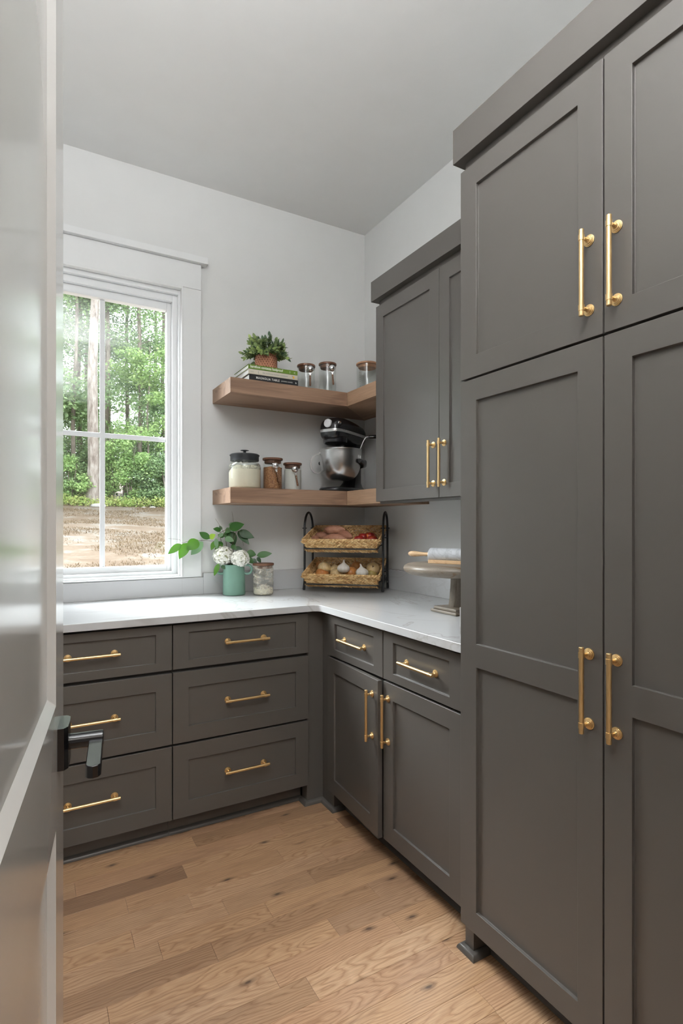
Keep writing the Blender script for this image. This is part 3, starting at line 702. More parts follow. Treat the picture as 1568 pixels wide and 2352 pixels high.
# potted plant
BZ = SU + .0785
pc = Vector((-.731, -.205, BZ))
pt = thing('potted_plant', 'small leafy plant in a terracotta pot with dimpled pattern, on the books', 'plant', pc)
mb = MB(); PR = .0575; PH = .088
mb.lathe([(.050, 0), (PR - .002, .002), (PR, .008), (PR, PH - .002), (PR - .002, PH), (PR - .006, PH), (PR - .006, PH - .012)], pc, 48, cap1=False)
mb.build('pot', 'terra', pt, smooth=True)
mb = MB()
for rw in range(7):
    for k in range(26):
        a = 2 * math.pi * (k + .5 * (rw % 2)) / 26; z = .012 + rw * .0112
        q = Matrix.Rotation(a, 3, 'Z') @ Matrix.Rotation(R(28), 3, 'X')
        mb.ball(pc + Vector((PR * math.cos(a), PR * math.sin(a), z)), (.0014, .0021, .0036), 6, 4, q)
mb.build('dimple_pattern', 'terradark', pt, kind='stuff')
MB().lathe([(PR - .0065, 0), (PR - .0065, .004), (.02, .010)], pc + Vector((0, 0, PH - .02)), 24).build('moss', 'soil', pt, smooth=True)
def leaf_geo(mb, base, tip, width, normal, curl=.15, segs=4, fold=.12, n=None):
    """a pointed leaf blade from base to tip, slightly folded and drooping"""
    base = Vector(base); tip = Vector(tip); d = tip - base; L = d.length; d.normalize()
    normal = Vector(normal); side = d.cross(normal)
    if side.length < 1e-4: side = d.cross(Vector((1, 0, .3)))
    side.normalize(); nn = side.cross(d).normalized()
    rows = []
    for i in range(segs + 1):
        t = i / segs; w = width * .5 * (((t ** .68) * (1 - t) ** 1.0) / .318 if 0 < t < 1 else 0.02)
        c = base + d * (L * t) - nn * (curl * L * (t * t)) + nn * (curl * L * t)
        rows.append([c - side * w + nn * (fold * w), c, c + side * w + nn * (fold * w)])
    vs = [[mb.bm.verts.new(p) for p in r] for r in rows]
    for i in range(segs):
        for j in range(2): mb.bm.faces.new((vs[i][j], vs[i][j+1], vs[i+1][j+1], vs[i+1][j]))
fol = MB(); rl = random.Random(11)
tc0 = pc + Vector((0, 0, PH - .01)); st = MB()
for k in range(74):
    a = rl.uniform(0, 2 * math.pi); el = rl.uniform(.0, 1.35) if k > 24 else rl.uniform(-.35, .2)
    L = rl.uniform(.065, .115) * (1.0 if el < 1 else .92)
    d = Vector((math.cos(a) * math.cos(el), math.sin(a) * math.cos(el), math.sin(el)))
    if d.y > 0: d.y *= .8
    p1 = tc0 + Vector((math.cos(a), math.sin(a), 0)) * .035 + Vector((0, 0, .01)); p2 = p1 + d * (L * .75)
    st.tube([p1 - Vector((0, 0, .01)), p1, p2], [.0013, .0011, .0006], 5)
    for i in range(11):
        t = .25 + .75 * i / 10; c0 = p1.lerp(p2, t); aa = i * 2.4
        x = d.cross(Vector((.3, .2, 1))).normalized(); y = d.cross(x)
        out = (x * math.cos(aa) + y * math.sin(aa)) * (1.1 - .55 * t) + d * (.45 + .6 * t)
        out.normalize(); l = rl.uniform(.020, .030)
        leaf_geo(fol, c0, c0 + out * l, l * .62, d, .12, 3)
fol.build('foliage', 'potleaf', pt, smooth=True, ang=80, kind='stuff'); st.build('stems', 'stem', pt, kind='stuff')

# ------------------------------------------------------------------ glass jars
def clip_to_xy(x, y): return x, y
def scoop(label, px, py, pz, ang_y, handle_mat, jr, group):
    """chrome ball-shaped scoop with wooden handle hanging on a jar's front; (px,py,pz) touches the glass"""
    d = (Vector((CAM.x, CAM.y, 0)) - Vector((px, py, 0))).normalized()
    rz = math.atan2(d.y, d.x) + math.pi / 2 
    s = thing('measuring_scoop', label, 'scoop', (px, py, pz), group, rz)
    # local: -y towards the viewer
    mb = MB(); mb.ball((0, -.0135, 0), (.0185, .0135, .0185), 24, 14)
    mb.build('scoop_bowl', 'chrome', s, smooth=True, ang=80, local=True)
    q = Matrix.Rotation(ang_y, 4, 'Y')
    mb = MB(); mb.box((-.0042, -.0115, -.036), (.0042, -.0065, -.015), q).box((-.0085, -.012, -.0255), (.0085, -.0075, -.0205), q)
    mb.build('clip', 'dullsteel', s, bevel=.0008, local=True)
    mb = MB()
    prof = [(.0044, 0), (.0050, .004), (.0046, .025), (.0052, .050), (.0040, .056), (.0018, .058)]
    mb.lathe(prof, (0, 0, 0), 12, (0, 0, -1)); mb.bm.transform(q @ Matrix.Translation((0, -.009, -.034)))
    mb.build('scoop_handle', handle_mat, s, smooth=True, local=True)
    for z in (-.045, -.078):
        mb = MB(); mb.ball((0, -.0140, z), .0012, 8, 5); mb.bm.transform(q); mb.build('rivet', 'silver', s, local=True)
def jar(u, y, z0, rad, h, label, group, lidm, glass='glass', fill=None, fillh=0, scp=None):
    p = on_y(u, 1100, y); x = p.x
    j = thing('storage_jar', label, 'jar', (x, y, z0), group)
    c = Vector((x, y, z0))
    MB().lathe([(rad * .9, .001), (rad * .97, .004), (rad, .012), (rad, h)], c, 48, cap1=False).build('glass_body', glass, j, smooth=True)
    MB().lathe([(rad * .82, h - .016), (rad * .86, h - .012), (rad * .86, h)], c, 40).build('lid_plug', lidm, j, smooth=True)
    MB().lathe([(rad * 1.0, h + .0005), (rad * 1.045, h + .002), (rad * 1.05, h + .010), (rad * 1.02, h + .012), (rad * .3, h + .0125)], c, 48).build('lid', lidm, j, smooth=True)
    if fill:
        rr = []
        mb = MB(); n = 40; prof = [(rad * .86, .003), (rad * .945, .008), (rad * .955, .014)]
        rings = [[c + Vector((r * math.cos(2*math.pi*t/n), r * math.sin(2*math.pi*t/n), hh)) for t in range(n)] for r, hh in prof]
        top = []
        for t in range(n):
            a = 2*math.pi*t/n; top.append(c + Vector((rad * .955 * math.cos(a), rad * .955 * math.sin(a), fillh + .006 * noise.noise(Vector((math.cos(a) * 2 + u, math.sin(a) * 2, 0))))))
        rings.append(top); rings.append([c + Vector(((q - c).x * .4, (q - c).y * .4, fillh + .004)) for q in top])
        mb.rings(rings); mb.build('contents', fill, j, smooth=True, ang=50)
    if scp:
        su, sv, ang, hm, lab = scp
        d = (Vector((CAM.x, CAM.y, 0)) - Vector((x, y, 0))).normalized(); sd = Vector((-d.y, d.x, 0))
        # choose the angle round the jar that projects to pixel su
        best = min(((abs(U0 + F * ((q := (c + (d * math.cos(t) + sd * math.sin(t)) * (rad + .0005)) - CAM).dot(rtv) / q.dot(fwv)) - su), t) for t in [i * .02 - 1.4 for i in range(141)]))
        w_ = c + (d * math.cos(best[1]) + sd * math.sin(best[1])) * (rad + .0008)
        dep = (w_ - CAM).dot(fwv); z = CAM.z - (sv - V0) / F * dep
        scoop(lab, w_.x, w_.y, z, ang, hm, rad, 'chrome scoops clipped to the jars')
    return j
JG = 'glass storage jars with wooden lids'
jar(626, -.165, SL, .051, .157, 'glass jar of brown grain with walnut lid on the lower shelf', JG, 'walnut', 'glass', 'brown', .120,
    (632, 1070, R(-14), 'walnutz', 'round chrome scoop on the front of the brown-filled jar'))
jar(671.5, -.165, SL, .048, .138, 'glass jar of white sugar with walnut lid, next to the brown-filled jar', JG, 'walnut', 'glass', 'sugar_white', .112,
    (677, 1078, R(-10), 'walnutz', 'round chrome scoop on the front of the white sugar jar'))
jar(703, -.15, SU, .048, .148, 'empty glass jar with walnut lid on the upper shelf, beside the books', JG, 'walnut', 'glass', None, 0,
    (712, 849, R(0), 'walnutz', 'round chrome scoop on the empty jar beside the books'))
jar(752, -.15, SU, .048, .176, 'empty glass jar with walnut lid on the upper shelf, middle of the three jars', JG, 'walnut', 'glass', None, 0,
    (762, 847, R(-5), 'walnutz', 'round chrome scoop on the middle jar of the upper shelf'))
j3 = jar(843, -.135, SU, .062, .220, 'wide empty glass jar with pale wood lid and black knob in the shelf corner', JG, 'acacia')
c3 = Vector(j3.location); MB().lathe([(.008, .2326), (.006, .238), (.010, .243), (.009, .248), (.003, .249)], c3, 20).build('lid_knob', 'blackgloss', j3, smooth=True)
mb = MB()
for k in range(11): 
    a = R(196); mb.ball(c3 + Vector((.0622 * math.cos(a), .0622 * math.sin(a), .05 + k * .013)), .0016, 6, 5)
mb.build('embossed_dots', 'lid_black', j3, kind='stuff')
cj = jar(604.5, -.19, CT, .0525, .152, 'flour-smeared glass jar with walnut lid on the counter beside the vase', JG, 'walnut', 'glassdust', 'flour', .036)
cjc = Vector(cj.location); dl = (-rtv)
MB().cyl(cjc + dl * .0522 + Vector((0, 0, .108)), cjc + dl * .068 + Vector((0, 0, .108)), .004, n=12).build('glass_peg', 'glass', cj, smooth=True)
# glimpse of a bottle tucked behind the wall cabinet edge on the lower shelf
gb = thing('glass_bottle', 'clear glass bottle on the lower shelf, mostly hidden by the wall cabinet edge', 'bottle', (-.087, -.50, SL))
MB().lathe([(.040, 0), (.044, .004), (.044, .12), (.040, .135), (.018, .16), (.015, .20), (.017, .203)], gb.location, 32, cap1=False).build('glass_body', 'glass', gb, smooth=True)
MB().lathe([(.0125, .19), (.014, .203), (.014, .215)], gb.location, 20).build('stopper', 'walnut', gb, smooth=True)

# big flour jar
fj = thing('flour_jar', 'large glass jar of flour with a black knobbed lid, left end of the lower shelf', 'jar', (-.833, -.165, SL))
fc = Vector(fj.location)
MB().lathe([(.074, .001), (.080, .004), (.083, .012), (.083, .116), (.080, .128), (.071, .137), (.070, .147)], fc, 56, cap1=False).build('glass_body', 'glass', fj, smooth=True)
MB().lathe([(.0815, .100), (.0815, .117), (.0785, .127), (.070, .1345)], fc, 56, cap0=False, cap1=False).build('flour_dust', 'glassdust', fj, smooth=True)
mb = MB(); n = 56; rings = []
for r, h in ((.072, .003), (.078, .007), (.0805, .014)): rings.append([fc + Vector((r * math.cos(2*math.pi*t/n), r * math.sin(2*math.pi*t/n), h)) for t in range(n)])
def fh(x, y):
    s_ = (x * rtv.x + y * rtv.y) / .08
    return .118 + .030 * min(0, s_ + .45) * 2.0 + .004 * noise.noise(Vector((x * 60, y * 60, 1))) + .002 * noise.noise(Vector((x * 200, y * 200, 4)))
for fr in (1, .75, .5, .25):
    rings.append([fc + Vector((.0805 * fr * math.cos(2*math.pi*t/n), .0805 * fr * math.sin(2*math.pi*t/n), max(.02, fh(.0805 * fr * math.cos(2*math.pi*t/n), .0805 * fr * math.sin(2*math.pi*t/n))))) for t in range(n)])
mb.rings(rings); mb.build('contents', 'flour', fj, smooth=True, ang=60)
MB().lathe([(.073, .146), (.073, .168), (.0765, .173), (.0765, .176), (.070, .181), (.03, .1855), (.01, .186)], fc, 56).build('lid', 'lid_black', fj, smooth=True)
MB().lathe([(.0075, .1855), (.0065, .195), (.010, .198), (.0215, .1995), (.0215, .2015), (.006, .2035)], fc, 32).build('lid_knob', 'lid_black', fj, smooth=True)

# ------------------------------------------------------------------ stand mixer (bowl-lift)
MC = Vector((-.100, -.082, SL)); fM = Vector((-.862, -.508, 0)).normalized(); pM = Vector((-fM.y, fM.x, 0))
mx = thing('stand_mixer', 'black stand mixer with steel bowl and silver trim band in the shelf corner', 'mixer', MC)
def P(s, w, z): return MC + fM * s + pM * w + upv * z
mb = MB()                     # base: rounded plate
def outline(k, zz):
    o = []
    for i in range(40):
        a = 2 * math.pi * i / 40; ca, sa = math.cos(a), math.sin(a)
        s = .175 + .178 * math.copysign(abs(ca) ** .8, ca) * k; wv = .100 * math.copysign(abs(sa) ** .8, sa) * k
        o.append(P(s, wv * (1 if ca > -.3 else .92), zz))
    return o
mb.rings([outline(.98, .0005), outline(1, .005), outline(.99, .014), outline(.93, .021), outline(.80, .024)])
mb.build('base', 'blackgloss', mx, smooth=True, ang=60)
def sect(s0, hw, hd, z, n=28, e=.75):
    r = []
    for i in range(n):
        a = 2 * math.pi * i / n; ca, sa = math.cos(a), math.sin(a)
        r.append(P(s0 + hd * math.copysign(abs(ca) ** e, ca), hw * math.copysign(abs(sa) ** e, sa), z))
    return r
mb = MB()
mb.rings([sect(.095, .082, .085, .018), sect(.085, .062, .068, .035), sect(.072, .050, .050, .06), sect(.060, .046, .042, .11), sect(.055, .046, .040, .20), sect(.060, .050, .048, .27), sect(.07, .056, .055, .30)])
mb.build('column', 'blackgloss', mx, smooth=True, ang=60)
# head: sections along the axis
def hs(s, hw, zt, zb, n=36, e=.62, zc=None):
    r = []; zc = (zt + zb) / 2 if zc is None else zc
    for i in range(n):
        a = 2 * math.pi * i / n; ca, sa = math.cos(a), math.sin(a)
        hh = (zt - zc) if sa > 0 else (zc - zb)
        r.append(P(s, hw * math.copysign(abs(ca) ** e, ca), zc + hh * math.copysign(abs(sa) ** e, sa)))
    return r
HB = .315
hst = [(-.012, .034, .352, .318), (-.008, .046, .366, .300), (.002, .056, .380, .288), (.03, .064, .392, .272), (.10, .068, .402, .270), (.17, .070, .408, .276), (.24, .071, .410, .280), (.29, .069, .405, .280), (.318, .062, .394, .281), (.334, .052, .380, .285), (.342, .042, .368, .294)]
mb = MB(); mb.rings([hs(a, b, c, d) for a, b, c, d in hst]); mb.build('head', 'blackgloss', mx, smooth=True, ang=60)
mb = MB()                     # silver band round the head
bz0, bz1 = .322, .337
def hwid(a, b, c, d, z):
    zc = (c + d) / 2; t = min(1, abs(z - zc) / ((c - d) / 2)); t = t ** (1 / .62); ang = math.asin(min(1, t)); return b * math.cos(ang) ** .62
loopa = []
for a, b, c, d in hst: loopa.append((a, hwid(a, b, c, d, .3295) + .0012))
path = [(a, b) for a, b in loopa] + [(.3450, .022), (.3460, 0), (.3450, -.022)] + [(a, -b) for a, b in reversed(loopa)] + [(-.0135, 0)]
mb.rings([[P(a, b, bz0) for a, b in path], [P(a * 1.0, b * 1.012, bz0 + .001) for a, b in path], [P(a, b * 1.012, bz1 - .001) for a, b in path], [P(a, b, bz1) for a, b in path]])
band = mb.build('trim_band', 'silver', mx, smooth=True, ang=40)
mb = MB(); mb.lathe([(.060, .305), (.0675, .295), (.0675, .282), (.066, .270), (.058, .263), (.048, .260), (.02, .259)], P(.262, 0, 0), 40); mb.build('planetary_housing', 'blackgloss', mx, smooth=True)
mb = MB(); mb.lathe([(.016, .256), (.016, .235), (.012, .232), (.011, .205), (.006, .2)], P(.225, .0, 0), 20); mb.build('beater_shaft', 'blackgloss', mx, smooth=True)
mb = MB(); mb.lathe([(.0235, 0), (.0235, .010), (.021, .013), (.008, .0135)], P(.334, .0, .368), 36, fM); mb.build('hub_cap', 'hubcap', mx, smooth=True)
mb = MB(); mb.lathe([(.002, 0), (.004, .008), (.0085, .010), (.0085, .020), (.007, .021)], P(.312, .047, .368), 20, (fM * .5 + pM * .85).normalized()); mb.build('speed_knob', 'chrome', mx, smooth=True)
BC = P(.205, 0, 0); BR = .118
mb = MB()
prof = [(.030, .066), (.060, .068), (.083, .082), (.100, .105), (.111, .135), (BR, .175), (BR, .232), (BR + .003, .236), (BR + .003, .239), (BR - .002, .239), (BR - .002, .20), (.108, .14), (.09, .10), (.06, .078), (.02, .072)]
for _ in range(2):
    q_ = [prof[0]]
    for (r0, h0), (r1, h1) in zip(prof[:-1], prof[1:]): q_ += [(r0 * .75 + r1 * .25, h0 * .75 + h1 * .25), (r0 * .25 + r1 * .75, h0 * .25 + h1 * .75)]
    prof = q_ + [prof[-1]]
mb.lathe(prof, BC, 64); bowl = mb.build('bowl', 'steel', mx, smooth=True)
td = P(.268, .0795, 0) - P(.3455, .0525, 0)
text_mesh('band_lettering', 'KitchenAid', .0135, 'ink_grey', mx, P(.3440, .0570, .3295), (R(90), 0, math.atan2(td.y, td.x)), .0003, .9, 1.15)
th = R(50); hdv = (fM * math.cos(th) - pM * math.sin(th)).normalized()
def HP(r, z): return BC + hdv * r + upv * z
hp = [HP(.117, .222), HP(.121, .212), HP(.135, .208), HP(.157, .196), HP(.168, .17), HP(.168, .14), HP(.156, .115), HP(.136, .103), HP(.118, .106), HP(.108, .117)]
mb = MB(); sdv = hdv.cross(upv)
for _ in range(2):            # round the corners off
    q_ = [hp[0]]
    for a_, b_ in zip(hp[:-1], hp[1:]): q_ += [a_.lerp(b_, .25), a_.lerp(b_, .75)]
    hp = q_ + [hp[-1]]
rows = [[p + sdv * a + (hdv * .6 + upv * .0) * b + (p - HP(.135, .155)).normalized() * b * .6 for a, b in ((-.010, -.0035), (.010, -.0035), (.010, .0045), (-.010, .0045))] for p in hp]
mb.rings(rows); mb.build('bowl_handle', 'steel', mx, bevel=.0015, smooth=True, ang=50)
for sgn in (1, -1):           # bowl support arms with pins
    mb = MB(); mb.tube([P(.075, sgn * .045, .155), P(.11, sgn * .10, .158), P(.16, sgn * .126, .165), P(.215, sgn * .128, .170)], [.016, .017, .016, .012], 12); mb.build('support_arm', 'blackgloss', mx, smooth=True, ang=60)
    mb = MB(); mb.box((-.012, -.002, -.006), (.012, .002, .012), Matrix.Translation(P(.205, sgn * .1205, .19)) @ Matrix.Rotation(math.atan2(fM.y, fM.x), 4, 'Z')).cyl(P(.205, sgn * .128, .18), P(.205, sgn * .128, .197), .004); mb.build('bowl_pin', 'silver', mx)
a0 = P(.06, .055, .225); a1 = P(.055, .078, .23)
L0 = on_depth(826, 1034, 3.09); L1 = on_depth(834, 1014, 3.09); L2_ = on_depth(840, 1004.5, 3.09); L3 = on_depth(845, 1003.5, 3.09); L4 = on_depth(872, 1003, 3.09)
mb = MB(); mb.tube([P(.07, .045, .22), L0, L1, L2_, L3], .0032, 8); mb.build('lift_lever', 'dullsteel', mx, smooth=True)
mb = MB(); mb.tube([L3, L3.lerp(L4, .15), L3.lerp(L4, .9), L4], [.006, .010, .0115, .008], 14); mb.build('lever_grip', 'blackgloss', mx, smooth=True, ang=60)

# ------------------------------------------------------------------ vase, hydrangeas, branches
VC = Vector((-.8755, -.122, CT))
vs = thing('vase', 'sage green cylindrical vase with two ring handles, left on the counter', 'vase', VC)
MB().lathe([(.050, 0), (.0565, .002), (.058, .006), (.0565, .08), (.0535, .14), (.0535, .156), (.0515, .158), (.049, .156), (.049, .02)], VC, 56, cap1=False).build('vase_body', 'vase', vs, smooth=True)
sdr = rtv
for sg in (-1, 1):
    cc = VC + sdr * (sg * .0685) + Vector((0, 0, .132))
    pts_ = [cc + sdr * (sg * .0235 * math.cos(a)) + upv * (.0235 * math.sin(a)) for a in [R(-140 + 280 * i / 18) for i in range(19)]]
    MB().tube(pts_, .0062, 12).build('handle', 'vase', vs, smooth=True)
def CP(X, Y, dd=0): return on_depth(380 + X / 6.031, 1170 + Y / 6.031, 2.861 + dd)
def hydr(label, cx, cy, r, dd, seed):
    h = thing('hydrangea', label, 'flower', VC + Vector((0, 0, .02)), 'white hydrangea heads in the vase')
    c = CP(cx, cy, dd); rnd = random.Random(seed)
    MB().tube([VC + Vector((0, 0, .03)), VC + Vector((0, 0, .13)) + (c - VC) * .1, c], .0025, 6).build('stem', 'leaf_mid', h, smooth=True)
    core = MB(); core.ball(c, (r * .84, r * .84, r * .76), 16, 10); core.build('flower_core', 'petal_green', h, smooth=True)
    pb = MB()
    for k in range(620):
        z = rnd.uniform(-1, 1); a = rnd.uniform(0, 2*math.pi); s = math.sqrt(1 - z*z); d = Vector((s*math.cos(a), s*math.sin(a), z))
        if d.dot(fwv) > .55: continue
        rr = r * rnd.uniform(.86, 1.06); p = c + Vector((d.x * rr, d.y * rr, d.z * rr * .92))
        x = d.cross(Vector((.2, .3, 1))).normalized(); y = d.cross(x); off = rnd.uniform(0, 1.5); ps = rnd.uniform(.0060, .0082)
        for q in range(4):
            a2 = off + q * math.pi / 2; t = x * math.cos(a2) + y * math.sin(a2); sd_ = x * -math.sin(a2) + y * math.cos(a2)
            v = [p, p + t * ps * .6 - sd_ * ps * .42 + d * .002, p + t * ps + d * rnd.uniform(0, .002), p + t * ps * .6 + sd_ * ps * .42 + d * .002]
            pb.quad(v)
    pb.build('petals', 'petal', h, kind='stuff')
hydr('round white hydrangea head on the left side of the vase', 800, 640, .0505, -.02, 1)
hydr('round white hydrangea head on the right side of the vase, slightly smaller', 1035, 680, .0455, -.03, 2)
def branch(label, stem, leaves, side=None):
    b = thing('leafy_branch', label, 'branch', VC + Vector((0, 0, .03)), 'green branches in the vase')
    for s in stem:
        MB().tube([CP(*p) for p in s], [.0016 - .0011 * i / max(1, len(s) - 1) for i in range(len(s))], 6).build('stem', 'stem', b, smooth=True)
    for (x0, y0, x1, y1, w_, mt, d0, d1_) in leaves:
        mb = MB(); a = CP(x0, y0, d0); t = CP(x1, y1, d1_)
        leaf_geo(mb, a, t, w_ * .000376 * 1.2, (CAM - a).normalized() + Vector((random.uniform(-.25, .25), 0, random.uniform(.1, .5))), .10, 8, .14)
        mb.build('leaf', mt, b, smooth=True, ang=80)
Fh, Md, Dk, Pl, Yw = 'leaf_fresh', 'leaf_mid', 'leaf_dark', 'leaf_pale', 'leaf_yellow'
branch('long branch reaching left over the window casing with broad bright leaves', [[(900, 800, .01), (830, 560, 0), (690, 440, -.03), (520, 430, -.06), (330, 440, -.1), (225, 465, -.12), (200, 420, -.12), (40, 402, -.13)]],
       [(218, 480, 35, 618, 78, Fh, -.12, -.15), (300, 465, 190, 688, 110, Fh, -.1, -.14), (452, 425, 290, 565, 130, Fh, -.08, -.12), (520, 450, 352, 630, 115, Pl, -.05, -.03), (614, 408, 468, 315, 78, Md, -.04, -.02), (612, 400, 692, 345, 64, Yw, -.04, -.06), (690, 440, 630, 568, 62, Fh, -.03, -.06), (698, 400, 712, 550, 50, Pl, -.03, -.05)])
branch('thin upright branch left of centre with small leaves and a bare twig tip', [[(880, 800, .01), (845, 500, 0), (830, 400, 0), (790, 285, 0), (760, 235, 0), (690, 130, .01)], [(770, 450, 0), (752, 310, 0), (765, 290, 0)], [(750, 325, 0), (850, 275, 0), (930, 265, 0)]],
       [(768, 290, 658, 270, 62, Md, 0, -.02), (785, 280, 742, 225, 30, Dk, 0, 0), (820, 372, 722, 352, 56, Md, 0, 0), (800, 335, 722, 385, 40, Pl, -.01, -.02), (800, 488, 700, 450, 46, Md, 0, -.02), (795, 500, 678, 555, 60, Fh, -.01, -.03), (775, 775, 828, 828, 46, Dk, -.07, -.08), (737, 752, 672, 922, 56, Fh, -.06, -.08)])
branch('tall branch in the middle with large dark leaves spreading right', [[(960, 800, .01), (930, 480, .02), (940, 300, .02), (942, 180, .02), (920, 30, .02)], [(930, 480, .02), (985, 290, .02), (1010, 300, .02), (1060, 400, .03), (1080, 505, .03)]],
       [(880, 262, 1090, 205, 108, Md, .01, .0), (875, 218, 975, 190, 44, Pl, .02, .01), (892, 258, 832, 330, 62, Md, .01, .0), (892, 305, 955, 505, 118, Dk, .03, .03), (825, 310, 890, 400, 88, Md, .03, .02), (820, 398, 948, 442, 74, Pl, -.01, -.02), (1005, 305, 1228, 395, 100, Dk, .03, .04), (1000, 300, 1158, 488, 84, Dk, .04, .03), (915, 490, 980, 565, 56, Md, .01, 0), (955, 530, 1072, 562, 56, Dk, .02, .02)])
branch('short branch low on the right of the vase above the flour-smeared jar', [[(1000, 800, .01), (1100, 700, .03), (1200, 650, .04), (1265, 640, .04)]],
       [(1120, 605, 1255, 628, 96, Md, .04, .05), (1262, 640, 1476, 610, 80, Md, .04, .05), (1268, 662, 1322, 740, 46, Dk, .04, .04), (1140, 670, 1218, 752, 66, Md, .03, .03), (1195, 688, 1268, 742, 52, Dk, .04, .04)])

# ------------------------------------------------------------------ two-tier basket stand
eR = Vector((.7405, -.672, 0)).normalized(); nR = Vector((.672, .7405, 0)).normalized()
AR = Vector((-.485, -.155, CT)); WR = .435; OR_ = AR + eR * (WR / 2)
rk = thing('basket_stand', 'black metal two-tier stand with arched ends holding the woven baskets', 'stand', OR_)
def RP(a, b, z): return OR_ + eR * a + nR * b + upv * z      # a: across, b: back, z: up from the counter
for sg in (-1, 1):
    a = sg * WR / 2; pts_ = [RP(a, .0, .055), RP(a, 0, .34)]
    for k in range(1, 12):
        t = math.pi * k / 12; pts_.append(RP(a, .0825 - .0825 * math.cos(t), .34 + .093 * math.sin(t)))
    pts_ += [RP(a, .165, .34), RP(a, .165, .055)]
    MB().tube(pts_, .0062, 10).build('arched_end', 'black', rk, smooth=True)
    for b_, dr in ((0, -1), (.165, 1)):
        MB().tube([RP(a, b_, .060), RP(a, b_ + dr * .006, .035), RP(a, b_ + dr * .012, .012), RP(a, b_ + dr * .012, .0065)], [.0062, .0070, .0078, .006], 10).build('foot', 'black', rk, smooth=True)
    MB().tube([RP(a, 0.0, .042), RP(a, .04, .052), RP(a, .0825, .085), RP(a, .125, .052), RP(a, .165, .042)], .0042, 8).build('foot_brace', 'black', rk, smooth=True)
    mb = MB()
    for b_ in (0, .165):
        for z in (.345, ): mb.cyl(RP(a - .012 * 1, b_, z), RP(a + .012, b_, z), .003, n=8)
    mb.build('bolt', 'black', rk)
TILT = math.atan2(.072, .275)
bx_up = (nR * math.cos(TILT) + upv * math.sin(TILT)); bn = (upv * math.cos(TILT) - nR * math.sin(TILT))
def basket(label, zf, wire_z):
    """zf: height of the front rim above the counter"""
    o0 = RP(0, -.082, zf)                      # front rim centre
    bk = thing('woven_basket', label, 'basket', o0 - upv * .08, 'woven baskets on the stand')
    Wt, Wb, Dt, Hh = .412, .368, .285, .074
    def Q(a, b, h, k=1.0): return o0 + eR * a + bx_up * b + bn * (h - Hh)  # h from the bottom
    ins = (Wt - Wb) / 2
    def wall_pts(side, t, h):
        f = h / Hh; i = ins * (1 - f)
        if side == 0: return Q(-Wt/2 + i + (Wt - 2*i) * t, i, h)
        if side == 1: return Q(Wt/2 - i, i + (Dt - 2*i) * t, h)
        if side == 2: return Q(Wt/2 - i - (Wt - 2*i) * t, Dt - i, h)
        return Q(-Wt/2 + i, Dt - i - (Dt - 2*i) * t, h)
    outs = [-bx_up, eR, bx_up, -eR]; rn = random.Random(int(zf * 1000)); names = ['woven_side'] * 4
    for side in range(4):
        mb = MB(); L = Wt if side % 2 == 0 else Dt; rows = 3; rh = Hh / rows
        nseg = int(L / .0165)
        for r_ in range(rows):
            for half in (0, 1):
                for k in range(nseg + 1):
                    t = (k + .5 * (r_ % 2)) / nseg
                    if t > 1: continue
                    hh = (r_ + .28 + .44 * half) * rh
                    c_ = wall_pts(side, t, hh); d_ = (wall_pts(side, 1, hh) - wall_pts(side, 0, hh)).normalized(); u_ = (wall_pts(side, .5, Hh) - wall_pts(side, .5, 0)).normalized()
                    sl = (.62 if half else -.62) * (1 if side in (0, 1) else -1) + rn.uniform(-.15, .15)
                    ax = (d_ + u_ * sl).normalized(); o_ = ax.cross(u_.cross(d_)).normalized(); no = ax.cross(o_)
                    q = Matrix((ax, o_, no)).transposed()
                    mb.ball(c_ + outs[side] * rn.uniform(-.0015, .003), (.0165 * rn.uniform(.85, 1.15), .0058, .0042), 6, 5, q)
        # rim twist
        for k in range(int(L / .009)):
            t = (k + .5) / int(L / .009); c_ = wall_pts(side, t, Hh + .001); d_ = (wall_pts(side, 1, Hh) - wall_pts(side, 0, Hh)).normalized()
            ax = (d_ + bn * .5 + outs[side] * .3).normalized(); o_ = ax.cross(bn).normalized(); no = ax.cross(o_); q = Matrix((ax, o_, no)).transposed()
            mb.ball(c_, (.0085, .0046, .0046), 6, 5, q)
        mb.build('woven_side', 'seagrass', bk, kind='stuff')
    mb = MB(); nb = 12
    for k in range(nb):
        b0 = ins + (Dt - 2 * ins) * (k + .5) / nb
        for m_ in range(24):
            a = -Wb/2 + Wb * (m_ + .5) / 24; ax = (eR + bx_up * (.5 if (k % 2) else -.5)).normalized(); o_ = ax.cross(bn).normalized(); q = Matrix((ax, o_, ax.cross(o_))).transposed()
            mb.ball(Q(a, b0, .003), (.013, .0085, .003), 6, 4, q)
    mb.build('woven_bottom', 'seagrass', bk, kind='stuff')
    # wire cradle on the stand
    wz = wire_z
    fr = Q(0, 0, Hh * wz); 
    i = ins * (1 - wz); a = Wt/2 - i + .008
    pw = [RP(-WR/2, 0, (fr - OR_).z + .022), Q(-a - .002, .055, Hh * wz), Q(-a, i + .0, Hh * wz - .002), Q(-a + .006, i - .010, Hh * wz - .003), Q(a - .006, i - .010, Hh * wz - .003), Q(a, i, Hh * wz - .002), Q(a + .002, .055, Hh * wz), RP(WR/2, 0, (fr - OR_).z + .022)]
    MB().tube(pw, .0038, 8).build('cradle_wire', 'black', rk, smooth=True)
    br = Q(0, Dt, Hh * wz); zb_ = min((br - OR_).z, .4)
    pw = [RP(-WR/2, .165, zb_ - .018), Q(-a - .001, Dt - .09, Hh * .42), Q(-a, Dt - i + .008, Hh * wz), Q(a, Dt - i + .008, Hh * wz), Q(a + .001, Dt - .09, Hh * .42), RP(WR/2, .165, zb_ - .018)]
    MB().tube(pw, .0038, 8).build('cradle_wire', 'black', rk, smooth=True)
    return bk, Q
